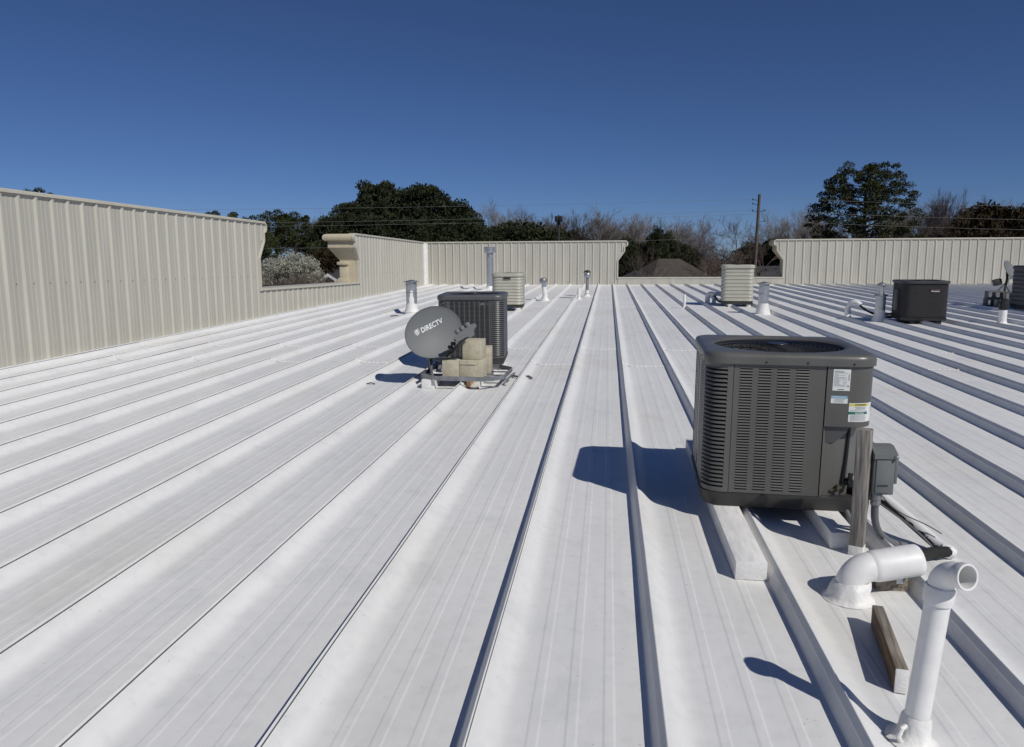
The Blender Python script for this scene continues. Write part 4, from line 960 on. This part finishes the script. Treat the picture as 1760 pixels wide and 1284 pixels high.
for i, px, D, top in ((2, 1140, 102, 412), (2, 1165, 104, 418), (2, 1195, 106, 418), (2, 1220, 104, 422), (2, 1245, 108, 424), (2, 1268, 106, 428), (2, 1100, 100, 404)): bare(i, px, D, top, 'reddish leafless shrub in the row behind the brown roofed house', 'reddish shrubs behind the houses', 1.5)
bare(4, 1196, 62, 434, 'low leafless tree standing in front of the brown roofed house', 'single bare trees', 1.5)
bare(4, 1106, 66, 424, 'thin pale leafless tree before the grey hip of the house', 'single bare trees', .8)
lb3 = 'leafless tree in the row between the utility pole and the big pine'
for i, px, D, top, sx in ((1, 1362, 90, 355, 1), (3, 1384, 95, 362, 1), (1, 1402, 100, 372, 1), (3, 1425, 100, 385, 1)): bare(i, px, D, top, lb3, 'bare trees between pole and big pine', sx)
lb4 = 'leafless tree in the thicket beyond the big pine'
for i, px, D, top, sx in ((2, 1572, 100, 345, 1.1), (0, 1595, 105, 350, 1.1), (3, 1622, 95, 326, .6), (2, 1612, 90, 350, 1.1), (1, 1640, 100, 348, 1), (0, 1662, 105, 345, 1.1), (2, 1690, 108, 352, 1.1), (1, 1712, 100, 346, 1), (0, 1735, 104, 345, 1.1), (2, 1755, 100, 350, 1.1), (3, 1548, 96, 360, 1.2), (2, 1660, 92, 372, 1.2), (0, 1560, 90, 376, 1.3), (2, 1790, 100, 348, 1.1), (0, 1625, 88, 376, 1.3), (2, 1530, 98, 372, 1.3)): bare(i, px, D, top, lb4, 'bare thicket beyond the big pine', sx)
bare(2, 556, 110, 366, 'pinkish leafless tree between the open pines and the dense pines', 'single bare trees', 1.2); bare(1, 540, 112, 372, 'tall grey leafless tree between the open pines and the dense pines', 'single bare trees')
# dark rounded evergreens
EV = tree_proto(*pine_meshes(8, 9, 3.4, .4, 140, 170, 'pined', .25, .9), 'bark', 'pined', 'evergreen_tree'); uE = U()
lE = 'rounded dark evergreen showing above the parapet near the lamp post'
for px, D, top, sx in ((862, 100, 392, 1.1), (885, 104, 384, 1.1), (915, 102, 388, 1.1), (840, 96, 396, 1.0), (942, 100, 398, .9), (990, 104, 398, .8), (965, 100, 400, .8)): put(EV, uE, px, D, lE, 'dark evergreens near the lamp post', top, 9, sx=sx)
lE2 = 'dark evergreen among the houses in the opening'
for px, D, top, sx in ((1078, 92, 412, .6), (1090, 96, 420, .7), (1128, 95, 394, .42), (1147, 97, 402, .40), (1112, 98, 418, .7), (1288, 90, 420, .8), (1325, 86, 416, .9), (1340, 90, 410, .9), (1172, 98, 422, .8)): put(EV, uE, px, D, lE2, 'dark evergreens among the houses', top, 9, sx=sx)
EC = tree_proto(*pine_meshes(9, 9, 3.2, .4, 140, 170, 'cedar', .25, .9), 'bark', 'cedar', 'evergreen_tree'); uEc = U()
lE3 = 'rusty dark rounded evergreen in the thicket beyond the big pine'
for px, D, top, sx in ((1690, 88, 356, 1.0), (1668, 86, 374, 1.0), (1712, 90, 362, .9), (1748, 88, 362, 1.0), (1780, 90, 364, 1.1), (1650, 84, 388, .9)): put(EC, uEc, px, D, lE3, 'rusty evergreens beyond the big pine', top, 9, sx=sx)
lE4 = 'rusty low evergreen bush behind the stucco cornice end'
for px, D, top, sx in ((566, 72, 432, 1.0), (590, 74, 428, .9), (548, 76, 436, .9)): put(EC, uEc, px, D, lE4, 'bushes behind the cornice end', top, 9, sx=sx, cat='bush')
# blossoming pear
t_, c_ = pine_meshes(21, 7.4, 3.3, 1.4, 190, 120, 'bloom', .14, .58, .05, .14)
bt, bc_ = bare_meshes(15, 7, .6, 5, .12, .3)
PEAR = tree_proto(bt, c_, 'twigr', 'bloom', 'blossoming_tree'); up_ = U()
put(PEAR, up_, 480, 62, 'broad tree covered in white blossom seen through the wall opening', 'blossoming trees', 446, 7.4, sx=.95)
put(PEAR, up_, 508, 63, 'white blossoming tree next to the brick gabled house', 'blossoming trees', 438, 7.4, sx=.85)
for px, D, top in ((462, 50, 476), (490, 52, 470), (520, 50, 474), (535, 54, 466)):
    bare(2, px, D, top, 'low brown leafless bush below the white blossom', 'bushes under the blossom', 1.7)

# distant wood that reads as one mass
r = random.Random(44); fw = MB()
for i in range(26000):
    x = r.uniform(-95, 120); D = r.uniform(112, 150); px_ = x/D
    hmax = 6.6+1.6*mnoise.noise(Vector((x*.06, 3, 0)))+1.1*mnoise.noise(Vector((x*.25, 7, 0)))+ (D-112)*.03 + (2.2 if x > 42 or x < -8 else 0)
    z = hmax*r.random()**.8; s_ = r.uniform(.35, .8); a = r.uniform(0, 6.28)
    u = Vector((math.cos(a), .3*math.sin(a), r.uniform(-.3, 1))).normalized(); w = Vector((r.uniform(-1, 1), r.uniform(-.4, .4), r.uniform(-1, 1))).normalized()
    p = Vector((x, D, z)); n = len(fw.v); fw.v += [tuple(p), tuple(p+u*s_), tuple(p+u*s_*.9+w*s_*.5)]; fw.f.append((n, n+1, n+2))
    fw.m.append(0 if mnoise.noise(Vector((x*.09, D*.05, 9)))+r.uniform(-.3, .3) > -.05 else 1)
tag(fw.build('distant_woodland', ['brush', 'brushg'], smooth=False), 'dull brown winter woodland along the horizon', 'woodland', kind='stuff')

# ------------------------------------------------------------------ houses
def gable(name, label, cx, cy, rot, w, d, hw_, hr, wallm, roofm, trim='siding', hip=False):
    o = empty(name, label, 'house', (cx, cy, 0), rot)
    b = MB(); b.box((-w/2, -d/2, 0), (w/2, d/2, hw_))
    if not hip: b.add([(-w/2, -d/2, hw_), (w/2, -d/2, hw_), (0, -d/2, hr-.1), (-w/2, d/2, hw_), (w/2, d/2, hw_), (0, d/2, hr-.1)], [(0, 1, 2), (4, 3, 5)])
    b.build('wall', wallm, o, smooth=False); b = MB(); ov = .45; t = .14
    if hip:
        lo = [(-w/2-ov, -d/2-ov, hw_-.1), (w/2+ov, -d/2-ov, hw_-.1), (w/2+ov, d/2+ov, hw_-.1), (-w/2-ov, d/2+ov, hw_-.1)]; rl = max(.5, d/2-w/2)
        vs = lo+[(0, -rl, hr), (0, rl, hr)]; b.add(vs+[(x, y, z-t) for x, y, z in lo], [(0, 1, 4), (1, 2, 5, 4), (2, 3, 5), (3, 0, 4, 5), (0, 6, 7, 1), (1, 7, 8, 2), (2, 8, 9, 3), (3, 9, 6, 0), (9, 8, 7, 6)])
    else:
        k = (hr-hw_)/(w/2)
        for s_ in (-1, 1):
            b.add([(0, -d/2-ov, hr), (s_*(w/2+ov), -d/2-ov, hw_-k*ov), (s_*(w/2+ov), d/2+ov, hw_-k*ov), (0, d/2+ov, hr), (0, -d/2-ov, hr-t), (s_*(w/2+ov), -d/2-ov, hw_-k*ov-t), (s_*(w/2+ov), d/2+ov, hw_-k*ov-t), (0, d/2+ov, hr-t)], [(0, 1, 2, 3), (7, 6, 5, 4), (0, 4, 5, 1), (1, 5, 6, 2), (2, 6, 7, 3)])
    rf = b.build('roof', roofm, o, smooth=False)
    if not hip:
        k = (hr-hw_)/(w/2)
        for s_ in (-1, 1):
            b = MB(); y = -d/2-ov-.03; b.loft([[(0, y+q, hr+.03), (0, y+q, hr-.24)] + [(s_*(w/2+ov), y+q, hw_-k*ov-.24), (s_*(w/2+ov), y+q, hw_-k*ov+.03)] for q in (0, .06)]); b.build('rake_board', trim, rf, smooth=False)
    for x in (-w*.25, w*.25):
        f = MB(); f.box((x-.6, -d/2-.05, 1.0), (x+.6, -d/2+.02, 2.3)); ff = f.build('window', 'siding', o, smooth=False)
        f = MB(); f.box((x-.5, -d/2-.07, 1.1), (x+.5, -d/2-.045, 2.2)); f.build('pane', 'glass', ff, smooth=False)
    b = MB(); b.box((-.5, -d/2-.05, 0), (.5, -d/2+.02, 2.1)); b.build('door', 'shing', o, smooth=False)
    return o
gable('house', 'long house with a dark shingle roof behind the blossoming tree', far(585, 70), 71, 88, 6.5, 9.0, 3.6, 5.75, 'brick', 'shing')
gable('house', 'small tan brick gable with white boards by the blossoming tree', far(560, 64), 65.6, 6, 3.0, 2.6, 4.25, 5.22, 'brick', 'shing')
gable('house', 'low tan brick gable with white boards beside the cornice end', far(584, 63), 64.2, 6, 2.4, 2.4, 4.1, 4.85, 'brick', 'shing')
gable('house', 'brown roofed hip house standing behind the low wall opening', far(1152, 88), 90, -57, 7.4, 10.5, 3.4, 6.6, 'siding', 'shingb', hip=True)
gable('house', 'low grey roofed hip wing in front of the brown roofed house', far(1098, 80), 82, -30, 6.5, 8, 3.0, 5.3, 'siding', 'shing', hip=True)
gable('house', 'white gabled house with a dark roof beside the utility pole', far(1302, 72)+1.6, 76, -62, 6.0, 8.5, 3.2, 5.75, 'siding', 'shing')

# ------------------------------------------------------------------ poles and cables
pd = 58; pxx = far(1298, pd)
up1 = empty('utility_pole', 'tall timber utility pole with insulators behind the low wall opening', 'pole', (pxx, pd, 0))
b = MB(); b.tube([(0, 0, 0), (-.04, 0, 5), (.10, 0, 10.95)], [.15, .135, .10], 12); b.build('shaft', 'pole', up1)
for s_, z in ((-.36, 10.55), (-.36, 9.75), (.5, 9.75), (-.36, 10.25), (.5, 9.0)):
    b = MB(); b.tube([(.08, -.05, z-.03), (s_, -.05, z)], .018, 6); b.lathe([(.03, 0), (.055, .03), (.03, .06), (.05, .09), (.02, .13)], 8, X=Matrix.Translation((s_, -.05, z-.02))); b.build('insulator', 'bronze', up1)
for x_, y_, h_, lab in ((-62, 58, 10.9, 'timber utility pole standing beyond the long parapet'), (72, 58, 10.6, 'timber utility pole standing beyond the far thicket')):
    q = empty('utility_pole', lab, 'pole', (x_, y_, 0)); b = MB(); b.tube([(0, 0, 0), (0, 0, h_)], [.19, .13], 10); b.build('shaft', 'pole', q)
def cable(label, A, B, sag, r=.0085):
    A, B = Vector(A), Vector(B); b = MB(); b.tube([A.lerp(B, i/24)-Vector((0, 0, sag*4*(i/24)*(1-i/24))) for i in range(25)], r, 5)
    tag(b.build('power_line', 'cable'), label, 'cable', 'power lines')
cable('topmost pale power line crossing the dense pines', (-62, 57.9, 10.85), (pxx-.36, 57.95, 10.6), .35)
cable('upper of the paired pale power lines crossing the dense pines', (-62, 57.9, 9.75), (pxx-.36, 57.95, 9.8), .45)
cable('lower of the paired pale power lines crossing the dense pines', (-62, 57.9, 9.5), (pxx-.02, 57.95, 9.55), .5)
cable('low sagging power line crossing behind the blossoming tree', (-62, 57.9, 7.7), (pxx-.02, 57.95, 7.9), .5)
cable('topmost power line running from the pole past the big pine', (pxx, 57.95, 10.75), (72, 57.9, 10.2), .9, .007)
cable('middle power line running from the pole past the big pine', (pxx+.5, 57.95, 9.8), (72, 57.9, 9.3), .9, .007)
cable('lowest power line running from the pole past the big pine', (pxx+.5, 57.95, 9.05), (72, 57.9, 8.5), .8, .007)
lp = empty('lamp_post', 'dark bronze parking lot lamp post with a box head', 'lamp', (far(960, 55), 55, 0))
b = MB(); b.rbox((-.09, -.09, 0), (.09, .09, 9.1), .01); b.build('shaft', 'bronze', lp)
for s_ in (-1, 1):
    b = MB(); b.rbox((s_*.02 if s_ > 0 else -.27, -.32, 8.98), (.27 if s_ > 0 else -.02, .32, 9.36), .02); b.build('lamp_head', 'bronze', lp)
b = MB(); b.lathe([(.05, 9.36), (.05, 9.45)], 8); b.build('photocell', 'bronze', lp)
